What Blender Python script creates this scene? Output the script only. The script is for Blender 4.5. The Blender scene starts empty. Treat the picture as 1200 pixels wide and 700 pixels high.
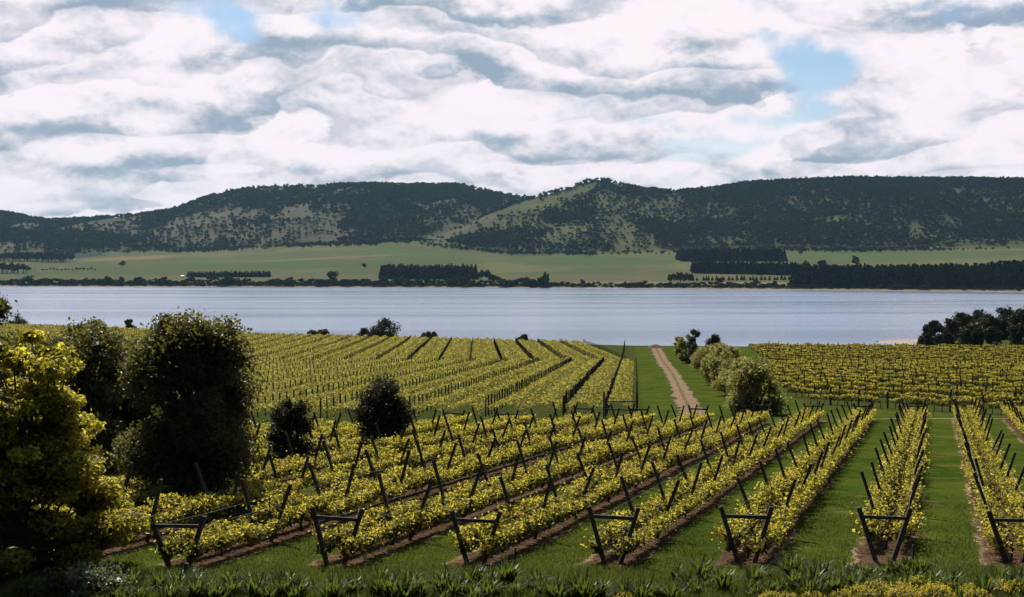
import bpy, math, random
import numpy as np
from mathutils import Vector
R = math.radians
sc = bpy.context.scene
COL = sc.collection
rng = np.random.default_rng(7)
random.seed(7)

# ------------------------------------------------------------------ camera
F, CX, HY = 1500.0, 600.0, 320.0          # focal length and horizon, in photo pixels (1200 wide)
ZC = 27.5                                  # eye height above the lake
cam = bpy.data.objects.new('camera', bpy.data.cameras.new('camera'))
COL.objects.link(cam); sc.camera = cam
cam.data.sensor_width = 36; cam.data.lens = 45
cam.data.clip_start = 0.5; cam.data.clip_end = 60000
cam.location = (0, 0, ZC)
cam.rotation_euler = (R(90) - math.atan((350 - HY) / F), 0, 0)

# ------------------------------------------------------------------ light
SUN_AZ, SUN_EL = R(-22), R(54)             # ahead of the camera, a little to the left
S = Vector((math.sin(SUN_AZ) * math.cos(SUN_EL), math.cos(SUN_AZ) * math.cos(SUN_EL), math.sin(SUN_EL)))
sun = bpy.data.objects.new('sun', bpy.data.lights.new('sun', 'SUN'))
COL.objects.link(sun); sun.location = S * 100
sun.data.energy = 5.0; sun.data.angle = R(0.53); sun.data.color = (1.0, 0.93, 0.82)
sun.rotation_euler = S.to_track_quat('Z', 'Y').to_euler()

sc.view_settings.view_transform = 'Standard'; sc.view_settings.look = 'None'
sc.view_settings.exposure = 0.46; sc.view_settings.gamma = 1.0
sc.view_settings.use_curve_mapping = False
cy = sc.cycles
cy.max_bounces = 5; cy.diffuse_bounces = 2; cy.glossy_bounces = 2; cy.transmission_bounces = 3
cy.volume_bounces = 0; cy.transparent_max_bounces = 6
cy.caustics_reflective = False; cy.caustics_refractive = False


class NT:
    """small helper to wire node trees"""
    def __init__(s, tree):
        s.t = tree; tree.nodes.clear()
    def n(s, kind, **kw):
        nd = s.t.nodes.new(kind)
        for k, v in kw.items():
            if k.startswith('i_'):
                nd.inputs[k[2:].replace('_', ' ')].default_value = v
            else:
                setattr(nd, k, v)
        return nd
    def l(s, a, b):
        s.t.links.new(a, b)
    def put(s, v, sock):
        if isinstance(v, (int, float)): sock.default_value = v
        elif isinstance(v, tuple): sock.default_value = (tuple(v) + (1.0,))[:4] if sock.type == 'RGBA' else v
        else: s.l(v, sock)
    def math(s, op, a, b=0.0, c=0.0, clamp=False):
        m = s.n('ShaderNodeMath', operation=op, use_clamp=clamp)
        for i, v in enumerate((a, b, c)):
            s.put(v, m.inputs[i])
        return m.outputs[0]
    def mix(s, f, a, b, mode='MIX'):
        m = s.n('ShaderNodeMix', data_type='RGBA', blend_type=mode, clamp_factor=True)
        s.put(f, m.inputs[0]); s.put(a, m.inputs[6]); s.put(b, m.inputs[7])
        return m.outputs[2]
    def ss(s, v, lo, hi, a=0.0, b=1.0):
        m = s.n('ShaderNodeMapRange', interpolation_type='SMOOTHSTEP')
        s.put(v, m.inputs[0])
        for i, x in ((1, lo), (2, hi), (3, a), (4, b)): m.inputs[i].default_value = x
        return m.outputs[0]
    def noise(s, vec, scale, detail=2.0, rough=0.5, dist=0.0):
        m = s.n('ShaderNodeTexNoise')
        s.l(vec, m.inputs['Vector'])
        m.inputs['Scale'].default_value = scale; m.inputs['Detail'].default_value = detail
        m.inputs['Roughness'].default_value = rough; m.inputs['Distortion'].default_value = dist
        return m.outputs[0]
    def vadd(s, a, b):
        m = s.n('ShaderNodeVectorMath', operation='ADD'); s.put(a, m.inputs[0]); s.put(b, m.inputs[1]); return m.outputs[0]
    def vmul(s, a, b):
        m = s.n('ShaderNodeVectorMath', operation='MULTIPLY'); s.put(a, m.inputs[0]); s.put(b, m.inputs[1]); return m.outputs[0]


# ------------------------------------------------------------------ world: Nishita sky under broken cloud
world = bpy.data.worlds.new('World'); sc.world = world; world.use_nodes = True
w = NT(world.node_tree)
out = w.n('ShaderNodeOutputWorld')
sky = w.n('ShaderNodeTexSky', sky_type='NISHITA', sun_disc=False, sun_elevation=SUN_EL, sun_rotation=SUN_AZ,
          altitude=50, air_density=1.0, dust_density=0.4, ozone_density=2.0)
bg1 = w.n('ShaderNodeBackground'); bg1.inputs[1].default_value = 0.08
w.l(sky.outputs[0], bg1.inputs[0])
tc = w.n('ShaderNodeTexCoord')
D = tc.outputs['Generated']
sep = w.n('ShaderNodeSeparateXYZ'); w.l(D, sep.inputs[0])
zup = w.math('MAXIMUM', sep.outputs[2], 0.0)
inv = w.math('DIVIDE', 1.0, w.math('ADD', zup, 0.20))        # the cloud deck recedes to the horizon
px_ = w.math('MULTIPLY', sep.outputs[0], inv); py_ = w.math('MULTIPLY', sep.outputs[1], inv)
cmb = w.n('ShaderNodeCombineXYZ'); w.l(px_, cmb.inputs[0]); w.l(py_, cmb.inputs[1])
P = w.vadd(cmb.outputs[0], (4.05, 1.9, 0.0))
DD = w.vmul(D, (1.0, 1.0, 1.7))
def billow(d, scale, off):                                   # rounded heaps, the same size all over the sky
    n = w.noise(w.vadd(d, off), scale, 7.0, 0.52, 0.0)
    return w.math('SUBTRACT', 1.0, w.math('MULTIPLY', w.math('ABSOLUTE', w.math('SUBTRACT', n, 0.5)), 4.0))
sepP = w.n('ShaderNodeSeparateXYZ'); w.l(P, sepP.inputs[0])
puff = w.noise(w.vadd(DD, (2.3, 0.7, 1.9)), 12.0, 9.0, 0.58, 0.1)
puf2 = w.noise(w.vadd(DD, (6.3, 1.7, 0.9)), 30.0, 8.0, 0.62, 0.1)
def bank(k, warp, off, seed):
    """one set of cloud banks receding to the horizon: grey flat base, white heaped top with a crisp edge"""
    big = w.noise(w.vadd(P, (seed, 2.0 * seed, 0.0)), 0.95, 3.0, 0.5, 0.1)
    ph = w.math('ADD', w.math('MULTIPLY', sepP.outputs[1], -k), w.math('MULTIPLY', big, warp))
    ph = w.math('ADD', ph, w.math('MULTIPLY', puff, 1.25))
    ph = w.math('ADD', w.math('ADD', ph, w.math('MULTIPLY', puf2, 0.42)), off)
    fr = w.math('FRACT', ph)
    return w.math('MULTIPLY', w.ss(fr, 0.06, 0.66), 1.0), w.ss(fr, 0.90, 1.0)
f1, e1 = bank(1.95, 4.6, 0.3, 1.0)
f2, e2 = bank(1.3, 5.4, 0.1, 5.0)
lit1 = w.math('MULTIPLY', f1, w.math('SUBTRACT', 1.0, e1)); lit2 = w.math('MULTIPLY', f2, w.math('SUBTRACT', 1.0, e2))
depth = w.ss(w.noise(w.vadd(P, (1.0, 9.0, 0.0)), 1.6, 3.0, 0.5, 0.2), 0.36, 0.62)     # how dark the bases are
shade = w.math('ADD', w.math('MULTIPLY', w.math('SUBTRACT', 1.0, lit1), 0.52), w.math('MULTIPLY', w.math('SUBTRACT', 1.0, lit2), 0.44))
shade = w.math('MULTIPLY', shade, w.math('ADD', 0.30, w.math('MULTIPLY', depth, 0.70)))
pu_u = w.noise(w.vadd(DD, (2.304, 0.7, 1.918)), 12.0, 9.0, 0.58, 0.1)
p2_u = w.noise(w.vadd(DD, (6.302, 1.7, 0.908)), 30.0, 8.0, 0.62, 0.1)
shade = w.math('ADD', shade, w.math('MULTIPLY', w.math('SUBTRACT', pu_u, puff), 1.5))
shade = w.math('ADD', shade, w.math('MULTIPLY', w.math('SUBTRACT', p2_u, puf2), 0.75))
shade = w.math('ADD', shade, 0.03)
lit = w.math('SUBTRACT', 1.0, shade, clamp=True)
gap = w.math('ADD', w.noise(w.vadd(P, (2.42, 4.0, 0.0)), 1.5, 2.0, 0.5, 0.1), w.math('MULTIPLY', puff, 0.30))
gap = w.math('SUBTRACT', gap, w.math('MULTIPLY', w.ss(sep.outputs[2], 0.11, 0.20), 0.05))
cover = w.ss(gap, 0.425, 0.50)
ccol = w.mix(w.ss(lit, 0.02, 0.98), (0.235, 0.295, 0.375), (0.73, 0.67, 0.70))
low = w.ss(sep.outputs[2], 0.0, 0.09, 0.45, 0.0)             # pale milky band over the hills
ccol = w.mix(low, ccol, (0.53, 0.545, 0.595))
cover = w.math('MAXIMUM', cover, w.ss(sep.outputs[2], 0.06, 0.135, 0.92, 0.0))
# cloud thinned overhead and dulled beside and behind the camera to cut fill light
cover = w.math('MULTIPLY', cover, w.ss(sep.outputs[2], 0.30, 0.62, 1.0, 0.08))
dotp = w.n('ShaderNodeVectorMath', operation='DOT_PRODUCT'); w.l(D, dotp.inputs[0]); dotp.inputs[1].default_value = (0, 1, 0)
away = w.ss(dotp.outputs['Value'], 0.1, 0.9, 0.12, 1.0)
dots = w.n('ShaderNodeVectorMath', operation='DOT_PRODUCT'); w.l(D, dots.inputs[0]); dots.inputs[1].default_value = tuple(S)
away = w.math('MULTIPLY', away, w.ss(dots.outputs['Value'], 0.80, 0.97, 1.0, 2.2))   # unseen cloud near the sun brightened, added to light the lake
bg2 = w.n('ShaderNodeBackground')
w.l(ccol, bg2.inputs[0]); w.l(away, bg2.inputs[1])
ms = w.n('ShaderNodeMixShader'); w.l(cover, ms.inputs[0]); w.l(bg1.outputs[0], ms.inputs[1]); w.l(bg2.outputs[0], ms.inputs[2])
w.l(ms.outputs[0], out.inputs[0])


# ------------------------------------------------------------------ numpy noise
def vnoise(x, y, seed=0):
    x = np.asarray(x, float); y = np.asarray(y, float)
    xi = np.floor(x).astype(np.int64); yi = np.floor(y).astype(np.int64)
    fx = x - xi; fy = y - yi
    fx = fx * fx * (3 - 2 * fx); fy = fy * fy * (3 - 2 * fy)
    def h(a, b):
        n = (a * 374761393 + b * 668265263 + seed * 1442695041) & 0x7fffffff
        n = ((n ^ (n >> 13)) * 1274126177) & 0x7fffffff
        return ((n ^ (n >> 16)) & 0xffff) / 65535.0
    return (h(xi, yi) * (1 - fx) + h(xi + 1, yi) * fx) * (1 - fy) + (h(xi, yi + 1) * (1 - fx) + h(xi + 1, yi + 1) * fx) * fy
def fbm(x, y, seed=0, octv=4):
    s = 0; a = 0.5; t = 0
    for o in range(octv):
        s = s + a * vnoise(x * 2 ** o, y * 2 ** o, seed + o * 17); t += a; a *= 0.5
    return s / t
def sstep(a, b, x):
    t = np.clip((np.asarray(x, float) - a) / (b - a), 0, 1); return t * t * (3 - 2 * t)


# ------------------------------------------------------------------ mesh building
class MB:
    def __init__(s): s.v = []; s.f = {3: [], 4: []}; s.m = {3: [], 4: []}; s.t = []; s.nv = 0
    def add(s, v, f, mat=0, tint=0.5):
        v = np.asarray(v, float).reshape(-1, 3); f = np.asarray(f, np.int64)
        k = f.shape[1]
        s.f[k].append(f + s.nv); s.m[k].append(np.full(len(f), mat))
        s.v.append(v); s.t.append(np.broadcast_to(np.asarray(tint, float), (len(v),)))
        s.nv += len(v)
    def box(s, p0, p1, wx, wy=None, mat=0, tint=0.5, up=(0, 0, 1)):
        """a squared timber between two points, ends slightly chamfered"""
        wy = wy or wx
        p0 = np.array(p0, float); p1 = np.array(p1, float); d = p1 - p0; L = np.linalg.norm(d); d /= L
        u = np.cross(d, up)
        if np.linalg.norm(u) < 1e-3: u = np.cross(d, (0, 1, 0))
        u /= np.linalg.norm(u); v = np.cross(d, u)
        V = []; ch = min(wx, wy) * 0.18
        for tt, k in ((0, .7), (ch / L, 1), (1 - ch / L, 1), (1, .7)):
            c = p0 + d * L * tt
            for a, b in ((-1, -1), (1, -1), (1, 1), (-1, 1)):
                V.append(c + u * a * wx * .5 * k + v * b * wy * .5 * k)
        Fq = [[3, 2, 1, 0], [12, 13, 14, 15]]
        for r in range(3):
            for i in range(4):
                Fq.append([r * 4 + i, r * 4 + (i + 1) % 4, r * 4 + 4 + (i + 1) % 4, r * 4 + 4 + i])
        s.add(V, Fq, mat, tint)
    def tube(s, pts, rad, n=6, mat=0, tint=0.5):
        pts = np.asarray(pts, float); m = len(pts); rad = np.broadcast_to(np.asarray(rad, float), (m,))
        V = []
        a = np.arange(n) * 2 * np.pi / n
        for i in range(m):
            d = pts[min(i + 1, m - 1)] - pts[max(i - 1, 0)]; d /= (np.linalg.norm(d) + 1e-9)
            u = np.cross(d, (0, 1, 0) if abs(d[1]) < .9 else (1, 0, 0)); u /= np.linalg.norm(u); v = np.cross(d, u)
            V.append(pts[i] + rad[i] * (np.cos(a)[:, None] * u + np.sin(a)[:, None] * v))
        V = np.concatenate(V); Fq = []
        for i in range(m - 1):
            for j in range(n):
                Fq.append([i * n + j, i * n + (j + 1) % n, (i + 1) * n + (j + 1) % n, (i + 1) * n + j])
        s.add(V, Fq, mat, tint)
    def leaves(s, c, size, nrm=None, mat=0, tint=None, aspect=0.62, r=rng, bend=0.0):
        """one four-cornered leaf at each centre"""
        c = np.asarray(c, float); n = len(c)
        size = np.broadcast_to(np.asarray(size, float), (n,))
        g = r.normal(size=(n, 3))
        if nrm is not None: g = g * 0.75 + nrm
        g /= np.linalg.norm(g, axis=1)[:, None]
        t = r.normal(size=(n, 3)); t -= (t * g).sum(1)[:, None] * g; t /= np.linalg.norm(t, axis=1)[:, None]
        b = np.cross(g, t)
        L = (size * .5)[:, None]
        V = np.stack([c - t * L, c + b * L * aspect - t * L * .15 + g * L * bend, c + t * L, c - b * L * aspect - t * L * .15 + g * L * bend], 1).reshape(-1, 3)
        if tint is None: tint = r.random(n)
        s.add(V, np.arange(4 * n).reshape(n, 4), mat, np.repeat(tint, 4))
    def mesh(s, name, mats=(), smooth=False):
        me = bpy.data.meshes.new(name)
        V = np.concatenate(s.v); me.vertices.add(len(V)); me.vertices.foreach_set('co', V.astype(np.float32).ravel())
        fs = []; ln = []; mi = []
        for k in (3, 4):
            if s.f[k]:
                a = np.concatenate(s.f[k]); fs.append(a.ravel()); ln.append(np.full(len(a), k)); mi.append(np.concatenate(s.m[k]))
        idx = np.concatenate(fs); ln = np.concatenate(ln); mi = np.concatenate(mi)
        me.loops.add(len(idx)); me.loops.foreach_set('vertex_index', idx.astype(np.int32))
        me.polygons.add(len(ln))
        st = np.concatenate([[0], np.cumsum(ln)[:-1]])
        me.polygons.foreach_set('loop_start', st.astype(np.int32)); me.polygons.foreach_set('loop_total', ln.astype(np.int32))
        me.polygons.foreach_set('material_index', mi.astype(np.int32))
        me.polygons.foreach_set('use_smooth', np.full(len(ln), smooth))
        at = me.attributes.new('tint', 'FLOAT', 'POINT'); at.data.foreach_set('value', np.concatenate(s.t).astype(np.float32))
        me.update(calc_edges=True); me.validate()
        for m in (mats if isinstance(mats, (list, tuple)) else [mats]): me.materials.append(m)
        return me
    def build(s, name, mats, parent=None, loc=None, smooth=False):
        return link(name, s.mesh(name, mats, smooth), parent, loc)

def link(name, data, parent=None, loc=None):
    o = bpy.data.objects.new(name, data); COL.objects.link(o)
    if parent: o.parent = parent
    if loc is not None: o.location = loc
    return o
def tag(o, label=None, cat=None, group=None, kind=None):
    if label: o['label'] = label
    if cat: o['category'] = cat
    if group: o['group'] = group
    if kind: o['kind'] = kind
    return o
def thing(name, label, cat, loc, group=None, rz=0):
    o = link(name, None, None, loc); o.rotation_euler[2] = rz; o.empty_display_size = .3
    return tag(o, label, cat, group)
def copy_thing(o, kids, loc, rz, label, group=None, scale=None):
    c = o.copy(); COL.objects.link(c); c.location = loc; c.rotation_euler = (0, 0, rz)
    if scale is not None: c.scale = scale
    c['label'] = label
    if group: c['group'] = group
    for k in kids:
        d = k.copy(); COL.objects.link(d); d.parent = c
    return c
ORD = ['first', 'second', 'third', 'fourth', 'fifth', 'sixth', 'seventh', 'eighth', 'ninth', 'tenth']


# ------------------------------------------------------------------ materials
MAT = {}
def new_mat(name):
    m = bpy.data.materials.new(name); m.use_nodes = True; MAT[name] = m
    return m, NT(m.node_tree)
def leaf_mat(name, a, b, tr, transl=0.4, rough=0.45, spec=0.4, lo=.75):
    m, t = new_mat(name)
    o = t.n('ShaderNodeOutputMaterial')
    at = t.n('ShaderNodeAttribute', attribute_name='tint')
    oi = t.n('ShaderNodeObjectInfo')
    f = t.math('ADD', at.outputs['Fac'], t.math('MULTIPLY', t.math('SUBTRACT', oi.outputs['Random'], .5), .36), clamp=True)
    col = t.mix(f, a, b)
    p = t.n('ShaderNodeBsdfPrincipled'); t.l(col, p.inputs['Base Color'])
    p.inputs['Roughness'].default_value = rough; p.inputs['Specular IOR Level'].default_value = spec
    tl = t.n('ShaderNodeBsdfTranslucent')
    t.l(t.mix(f, tuple(x * lo for x in tr), tr), tl.inputs[0])
    mx = t.n('ShaderNodeMixShader'); mx.inputs[0].default_value = transl
    t.l(p.outputs[0], mx.inputs[1]); t.l(tl.outputs[0], mx.inputs[2]); t.l(mx.outputs[0], o.inputs[0])
    return m
def rough_mat(name, a, b, scale=4.0, rough=0.85, bump=0.3, stretch=(1, 1, 1), bdist=0.02):
    m, t = new_mat(name)
    o = t.n('ShaderNodeOutputMaterial'); p = t.n('ShaderNodeBsdfPrincipled')
    g = t.n('ShaderNodeTexCoord'); vec = t.vmul(g.outputs['Object'], stretch)
    n1 = t.noise(vec, scale, 5, .6)
    t.l(t.mix(t.ss(n1, .3, .7), a, b), p.inputs['Base Color']); p.inputs['Roughness'].default_value = rough
    bp = t.n('ShaderNodeBump'); bp.inputs['Strength'].default_value = bump; bp.inputs['Distance'].default_value = bdist
    t.l(t.noise(vec, scale * 3, 4, .6), bp.inputs['Height']); t.l(bp.outputs[0], p.inputs['Normal'])
    t.l(p.outputs[0], o.inputs[0])
    return m
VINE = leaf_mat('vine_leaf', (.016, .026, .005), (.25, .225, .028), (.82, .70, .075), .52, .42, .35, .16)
VINEFAR = leaf_mat('vine_leaf_level', (.040, .052, .010), (.24, .215, .03), (.66, .57, .07), .42, .55, .12, .3)
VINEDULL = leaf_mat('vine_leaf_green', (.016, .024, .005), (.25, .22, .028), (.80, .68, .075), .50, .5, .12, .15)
MAPLE = leaf_mat('yellow_tree_leaf', (.018, .024, .005), (.26, .21, .024), (.92, .82, .065), .50, .45, .3, .2)
DARKLEAF = leaf_mat('dark_tree_leaf', (.014, .020, .008), (.045, .045, .014), (.07, .07, .015), .22, .5, .14)
RUSTLEAF = leaf_mat('rust_green_leaf', (.022, .026, .008), (.085, .060, .018), (.25, .24, .04), .36, .42, .32)
OLIVE = leaf_mat('silver_olive_leaf', (.060, .074, .018), (.22, .215, .060), (.44, .42, .085), .46, .42, .4)
FARLEAF = leaf_mat('far_tree_leaf', (.009, .021, .017), (.030, .044, .029), (.03, .045, .02), .12, .9, 0)
PINE = leaf_mat('pine_needles', (.008, .014, .009), (.020, .028, .016), (.02, .025, .01), .08, .9, 0)
SHOREBUSH = leaf_mat('shore_bush_leaf', (.012, .018, .009), (.034, .038, .018), (.04, .045, .02), .12, .9, 0)
STRAP = leaf_mat('strap_leaf', (.012, .026, .008), (.060, .085, .020), (.18, .23, .03), .35, .42, .18)
GRASSB = leaf_mat('grass_blade', (.035, .060, .012), (.10, .115, .024), (.15, .18, .03), .4, .5, .3)
PALE = leaf_mat('pale_shrub_leaf', (.04, .055, .02), (.34, .36, .22), (.22, .24, .08), .3, .35, .5)
FLOWER = leaf_mat('yellow_flower', (.42, .33, .03), (.70, .57, .07), (.68, .56, .06), .4, .5, .3)
FLOWLEAF = leaf_mat('succulent_leaf', (.045, .055, .016), (.13, .11, .03), (.16, .14, .03), .25, .45, .4)
WOOD = rough_mat('dark_treated_timber', (.018, .014, .011), (.055, .044, .034), 5, .8, .5, (3, 3, .5), .01)
POSTW = rough_mat('weathered_post', (.016, .013, .011), (.05, .042, .034), 5, .85, .4, (3, 3, .5), .01)
BARK = rough_mat('bark', (.020, .015, .011), (.07, .05, .036), 6, .9, .7, (2, 2, .5), .03)

# ------------------------------------------------------------------ terrain of the near shore (z relative to the lake = 0)
PK_D = np.array([-60, 3, 10, 25, 33, 43, 118, 134, 290, 405, 600])
PK_Z = np.array([-1.6, -1.75, -3.7, -8.35, -9.35, -9.75, -13.5, -14.35, -20.9, -23.3, -25.0])
_gd = np.arange(-60, 601, 1.0); _gz = np.interp(_gd, PK_D, PK_Z)
_k = np.ones(9) / 9; _gz2 = np.convolve(np.pad(_gz, 4, 'edge'), _k, 'valid'); _gz2 = np.convolve(np.pad(_gz2, 4, 'edge'), _k, 'valid')
_wt = sstep(38, 30, _gd); _gz2 = _gz2 * 1.0
EDX = np.array([-600, -260, -212, -96, 39, 153, 250, 600]); EDD = np.array([700, 610, 585, 486, 412, 390, 384, 384])
def edge(x): return np.interp(x, EDX, EDD)
def ground(x, y):
    x = np.asarray(x, float); y = np.asarray(y, float)
    h = ZC + np.interp(y, _gd, _gz2)
    # far-left shoulder of the field lies level with the rest
    e = edge(x)
    over = np.maximum(y - e, 0)
    drop = sstep(0, 34, over) * (h + 4.0)
    h2 = h - drop
    # low wooded point on the right
    pm = sstep(150, 172, x - (y - 480) * .10 + 5 * (vnoise(y * .05, x * .05, 5) - .5)) * sstep(560, 500, y) * sstep(372, 398, y)
    pz = -3.0 + pm * (4.3 + 4.5 * sstep(175, 260, x)) + .5 * vnoise(x * .1, y * .1, 9) * pm
    h2 = np.where(pm > 0, np.maximum(h2, pz), h2)
    return h2 + .10 * (fbm(x * .12, y * .12, 3, 3) - .5) * sstep(20, 60, y)
def PX(px, d): return (px - CX) / F * d
def ypix(x, y, z): return HY - F * (z - ZC) / y
def depth_at(px, ypx, lo=36., hi=430.):
    for _ in range(50):
        m = .5 * (lo + hi)
        if ypix(0, m, float(ground(PX(px, m), m))) > ypx: lo = m
        else: hi = m
    return .5 * (lo + hi)

# vine rows of the near block
RDIR = np.array([0.314, 0.949]); RDIR /= np.linalg.norm(RDIR); RN = np.array([RDIR[1], -RDIR[0]])
ROWX = [16.95 + 4.62, 16.95, 12.55, 7.9, 3.44, -1.09, -5.68, -10.6] + [-10.6 - 4.6 * k for k in range(1, 14)]
ROWX = np.array(ROWX)                       # x of each row at d = 43
ROWD = np.array([42.5, 43, 43.2, 43, 42.8, 42.6, 42.4, 41.9] + [41.8] * 13)
def row_end(x): return 106 + .34 * x
ROWANG = math.atan2(RDIR[0], RDIR[1])       # rotation of local +y onto the row

xs = np.concatenate([np.arange(-640, -120, 20), np.arange(-120, -34, 2.5), np.arange(-34, 66, .42), np.arange(66, 200, 2.5), np.arange(200, 660, 12)])
ys = np.concatenate([np.arange(-60, 30, 3.), np.arange(30, 137, .45), np.arange(137, 430, 2.2), np.arange(430, 760, 6)])
GX, GY = np.meshgrid(xs, ys); GZ = ground(GX, GY)
nx, ny = len(xs), len(ys)
# offset of each point across the near rows
q = (GX - .3309 * (GY - 43))
srt = np.sort(ROWX)
ix = np.clip(np.searchsorted(srt, q), 1, len(srt) - 1)
dist = np.where(np.abs(q - srt[ix - 1]) < np.abs(q - srt[ix]), q - srt[ix - 1], q - srt[ix]) * RDIR[1]
inside = sstep(41.2, 42.6, GY) * sstep(0, -1.5, GY - row_end(GX) - 1) * sstep(24.5, 23.0, q) 
rowd = np.where(inside > .02, np.abs(dist + .08) + (1 - inside) * 3, 9.0)
mb = MB()
I = np.arange(nx * ny).reshape(ny, nx)
mb.add(np.stack([GX, GY, GZ], -1).reshape(-1, 3), np.stack([I[:-1, :-1], I[:-1, 1:], I[1:, 1:], I[1:, :-1]], -1).reshape(-1, 4))
gm, t = new_mat('grassland')
o_ = t.n('ShaderNodeOutputMaterial'); p = t.n('ShaderNodeBsdfPrincipled')
geo = t.n('ShaderNodeNewGeometry'); pos = geo.outputs['Position']
ra = t.n('ShaderNodeAttribute', attribute_name='rowd').outputs['Fac']
va = t.n('ShaderNodeAttribute', attribute_name='block').outputs['Fac']
n_a = t.noise(pos, .22, 4, .6); n_b = t.noise(pos, 1.6, 5, .65); n_c = t.noise(pos, 14, 4, .7)
g = t.mix(t.ss(n_a, .3, .72), (.026, .050, .006), (.058, .080, .010))
g = t.mix(t.math('MULTIPLY', t.ss(n_b, .45, .8), .55), g, (.075, .080, .018))
g = t.mix(t.math('MULTIPLY', t.ss(n_c, .5, .75), .6), g, (.018, .030, .007))
dry = t.noise(pos, .55, 6, .7)
g = t.mix(t.math('MULTIPLY', t.ss(dry, .50, .70), .75), g, (.105, .095, .032))
g = t.mix(t.math('MULTIPLY', t.ss(t.noise(pos, 5.5, 3, .6), .60, .72), .55), g, (.085, .105, .022))
so = t.mix(t.ss(n_b, .3, .7), (.045, .027, .016), (.105, .064, .038))
so = t.mix(t.math('MULTIPLY', t.ss(n_c, .52, .72), .7), so, (.30, .21, .14))
so = t.mix(t.math('MULTIPLY', t.ss(t.noise(pos, .9, 3, .6), .5, .68), .55), so, (.045, .050, .014))
dw = t.math('ADD', ra, t.math('MULTIPLY', t.math('SUBTRACT', n_b, .5), .95))
g = t.mix(t.ss(dw, .82, 1.06, 1, 0), g, so)
edgeband = t.math('MULTIPLY', t.ss(dw, .78, .90), t.ss(dw, .96, 1.06, 1, 0))
g = t.mix(t.math('MULTIPLY', edgeband, t.math('MULTIPLY', t.ss(n_a, .44, .60), .8)), g, (.26, .185, .115))
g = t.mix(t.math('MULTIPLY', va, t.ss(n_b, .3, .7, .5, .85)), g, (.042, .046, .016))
sepz = t.n('ShaderNodeSeparateXYZ'); t.l(pos, sepz.inputs[0])
g = t.mix(t.ss(sepz.outputs[2], .25, 1.3, 1, 0), g, (.30, .22, .16))
t.l(g, p.inputs['Base Color']); p.inputs['Roughness'].default_value = 1; p.inputs['Specular IOR Level'].default_value = 0
bp = t.n('ShaderNodeBump'); bp.inputs['Strength'].default_value = .7; bp.inputs['Distance'].default_value = .10
t.l(t.math('ADD', n_c, n_b), bp.inputs['Height']); t.l(bp.outputs[0], p.inputs['Normal']); t.l(p.outputs[0], o_.inputs[0])
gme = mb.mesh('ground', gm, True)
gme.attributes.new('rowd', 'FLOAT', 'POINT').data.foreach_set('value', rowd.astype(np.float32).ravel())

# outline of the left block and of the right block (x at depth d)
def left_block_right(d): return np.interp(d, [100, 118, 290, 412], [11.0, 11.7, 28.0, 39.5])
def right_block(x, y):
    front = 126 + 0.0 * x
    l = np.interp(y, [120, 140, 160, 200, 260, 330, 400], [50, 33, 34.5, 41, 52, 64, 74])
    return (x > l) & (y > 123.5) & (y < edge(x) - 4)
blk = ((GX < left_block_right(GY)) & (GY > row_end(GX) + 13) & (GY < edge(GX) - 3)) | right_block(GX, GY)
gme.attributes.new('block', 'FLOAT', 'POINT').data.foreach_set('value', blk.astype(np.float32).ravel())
tag(link('ground', gme), kind='structure')

def strip(name, pts, width, mat, lift=.03, seed=1):
    """a worn strip of ground following the terrain, uneven at the sides"""
    pts = np.asarray(pts, float); seg = np.linalg.norm(np.diff(pts, axis=0), axis=1); s = np.concatenate([[0], np.cumsum(seg)])
    u = np.arange(0, s[-1], .8); c = np.stack([np.interp(u, s, pts[:, 0]), np.interp(u, s, pts[:, 1])], 1)
    k = np.ones(15) / 15
    for a in (0, 1): c[:, a] = np.convolve(np.pad(c[:, a], 7, 'edge'), k, 'valid')
    d = np.gradient(c, axis=0); d /= np.linalg.norm(d, axis=1)[:, None]; nn = np.stack([d[:, 1], -d[:, 0]], 1)
    W = np.linspace(-1, 1, 9); V = []
    hw = np.interp(u, np.linspace(0, s[-1], len(np.atleast_1d(width))), np.atleast_1d(width)) * .5
    for i, wv in enumerate(W):
        jit = (fbm(u * .5, np.full_like(u, i * 3.1 + seed), seed, 4) - .5) * 1.7 * abs(wv) ** 2
        xy = c + nn * (hw * wv + jit)[:, None]
        V.append(np.column_stack([xy, ground(xy[:, 0], xy[:, 1]) + lift]))
    V = np.stack(V, 1); n, m = V.shape[:2]; I = np.arange(n * m).reshape(n, m)
    mb = MB(); mb.add(V.reshape(-1, 3), np.stack([I[:-1, :-1], I[:-1, 1:], I[1:, 1:], I[1:, :-1]], -1).reshape(-1, 4), 0, np.tile(np.abs(W), n))
    return tag(mb.build(name, mat, smooth=True), kind='structure')
dm, t = new_mat('dirt_track')
o_ = t.n('ShaderNodeOutputMaterial'); p = t.n('ShaderNodeBsdfPrincipled')
pos = t.n('ShaderNodeNewGeometry').outputs['Position']; ta = t.n('ShaderNodeAttribute', attribute_name='tint').outputs['Fac']
n1 = t.noise(pos, .7, 5, .65); n2 = t.noise(pos, 3.5, 4, .7)
c = t.mix(t.ss(n2, .35, .68), (.12, .082, .055), (.27, .19, .13))
grassy = t.math('MULTIPLY', t.ss(t.math('ADD', ta, t.math('MULTIPLY', t.math('SUBTRACT', n1, .5), 1.1)), .10, .24, 1, 0), .75)
c = t.mix(grassy, c, (.07, .075, .022))
c = t.mix(t.ss(t.math('ADD', ta, t.math('MULTIPLY', t.math('SUBTRACT', n2, .5), .8)), .92, 1.05), c, (.055, .075, .018))
c = t.mix(t.math('MULTIPLY', t.ss(n1, .55, .7), .5), c, (.10, .07, .05))
t.l(c, p.inputs['Base Color']); p.inputs['Roughness'].default_value = 1; p.inputs['Specular IOR Level'].default_value = 0
bp = t.n('ShaderNodeBump'); bp.inputs['Strength'].default_value = .6; bp.inputs['Distance'].default_value = .12
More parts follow.
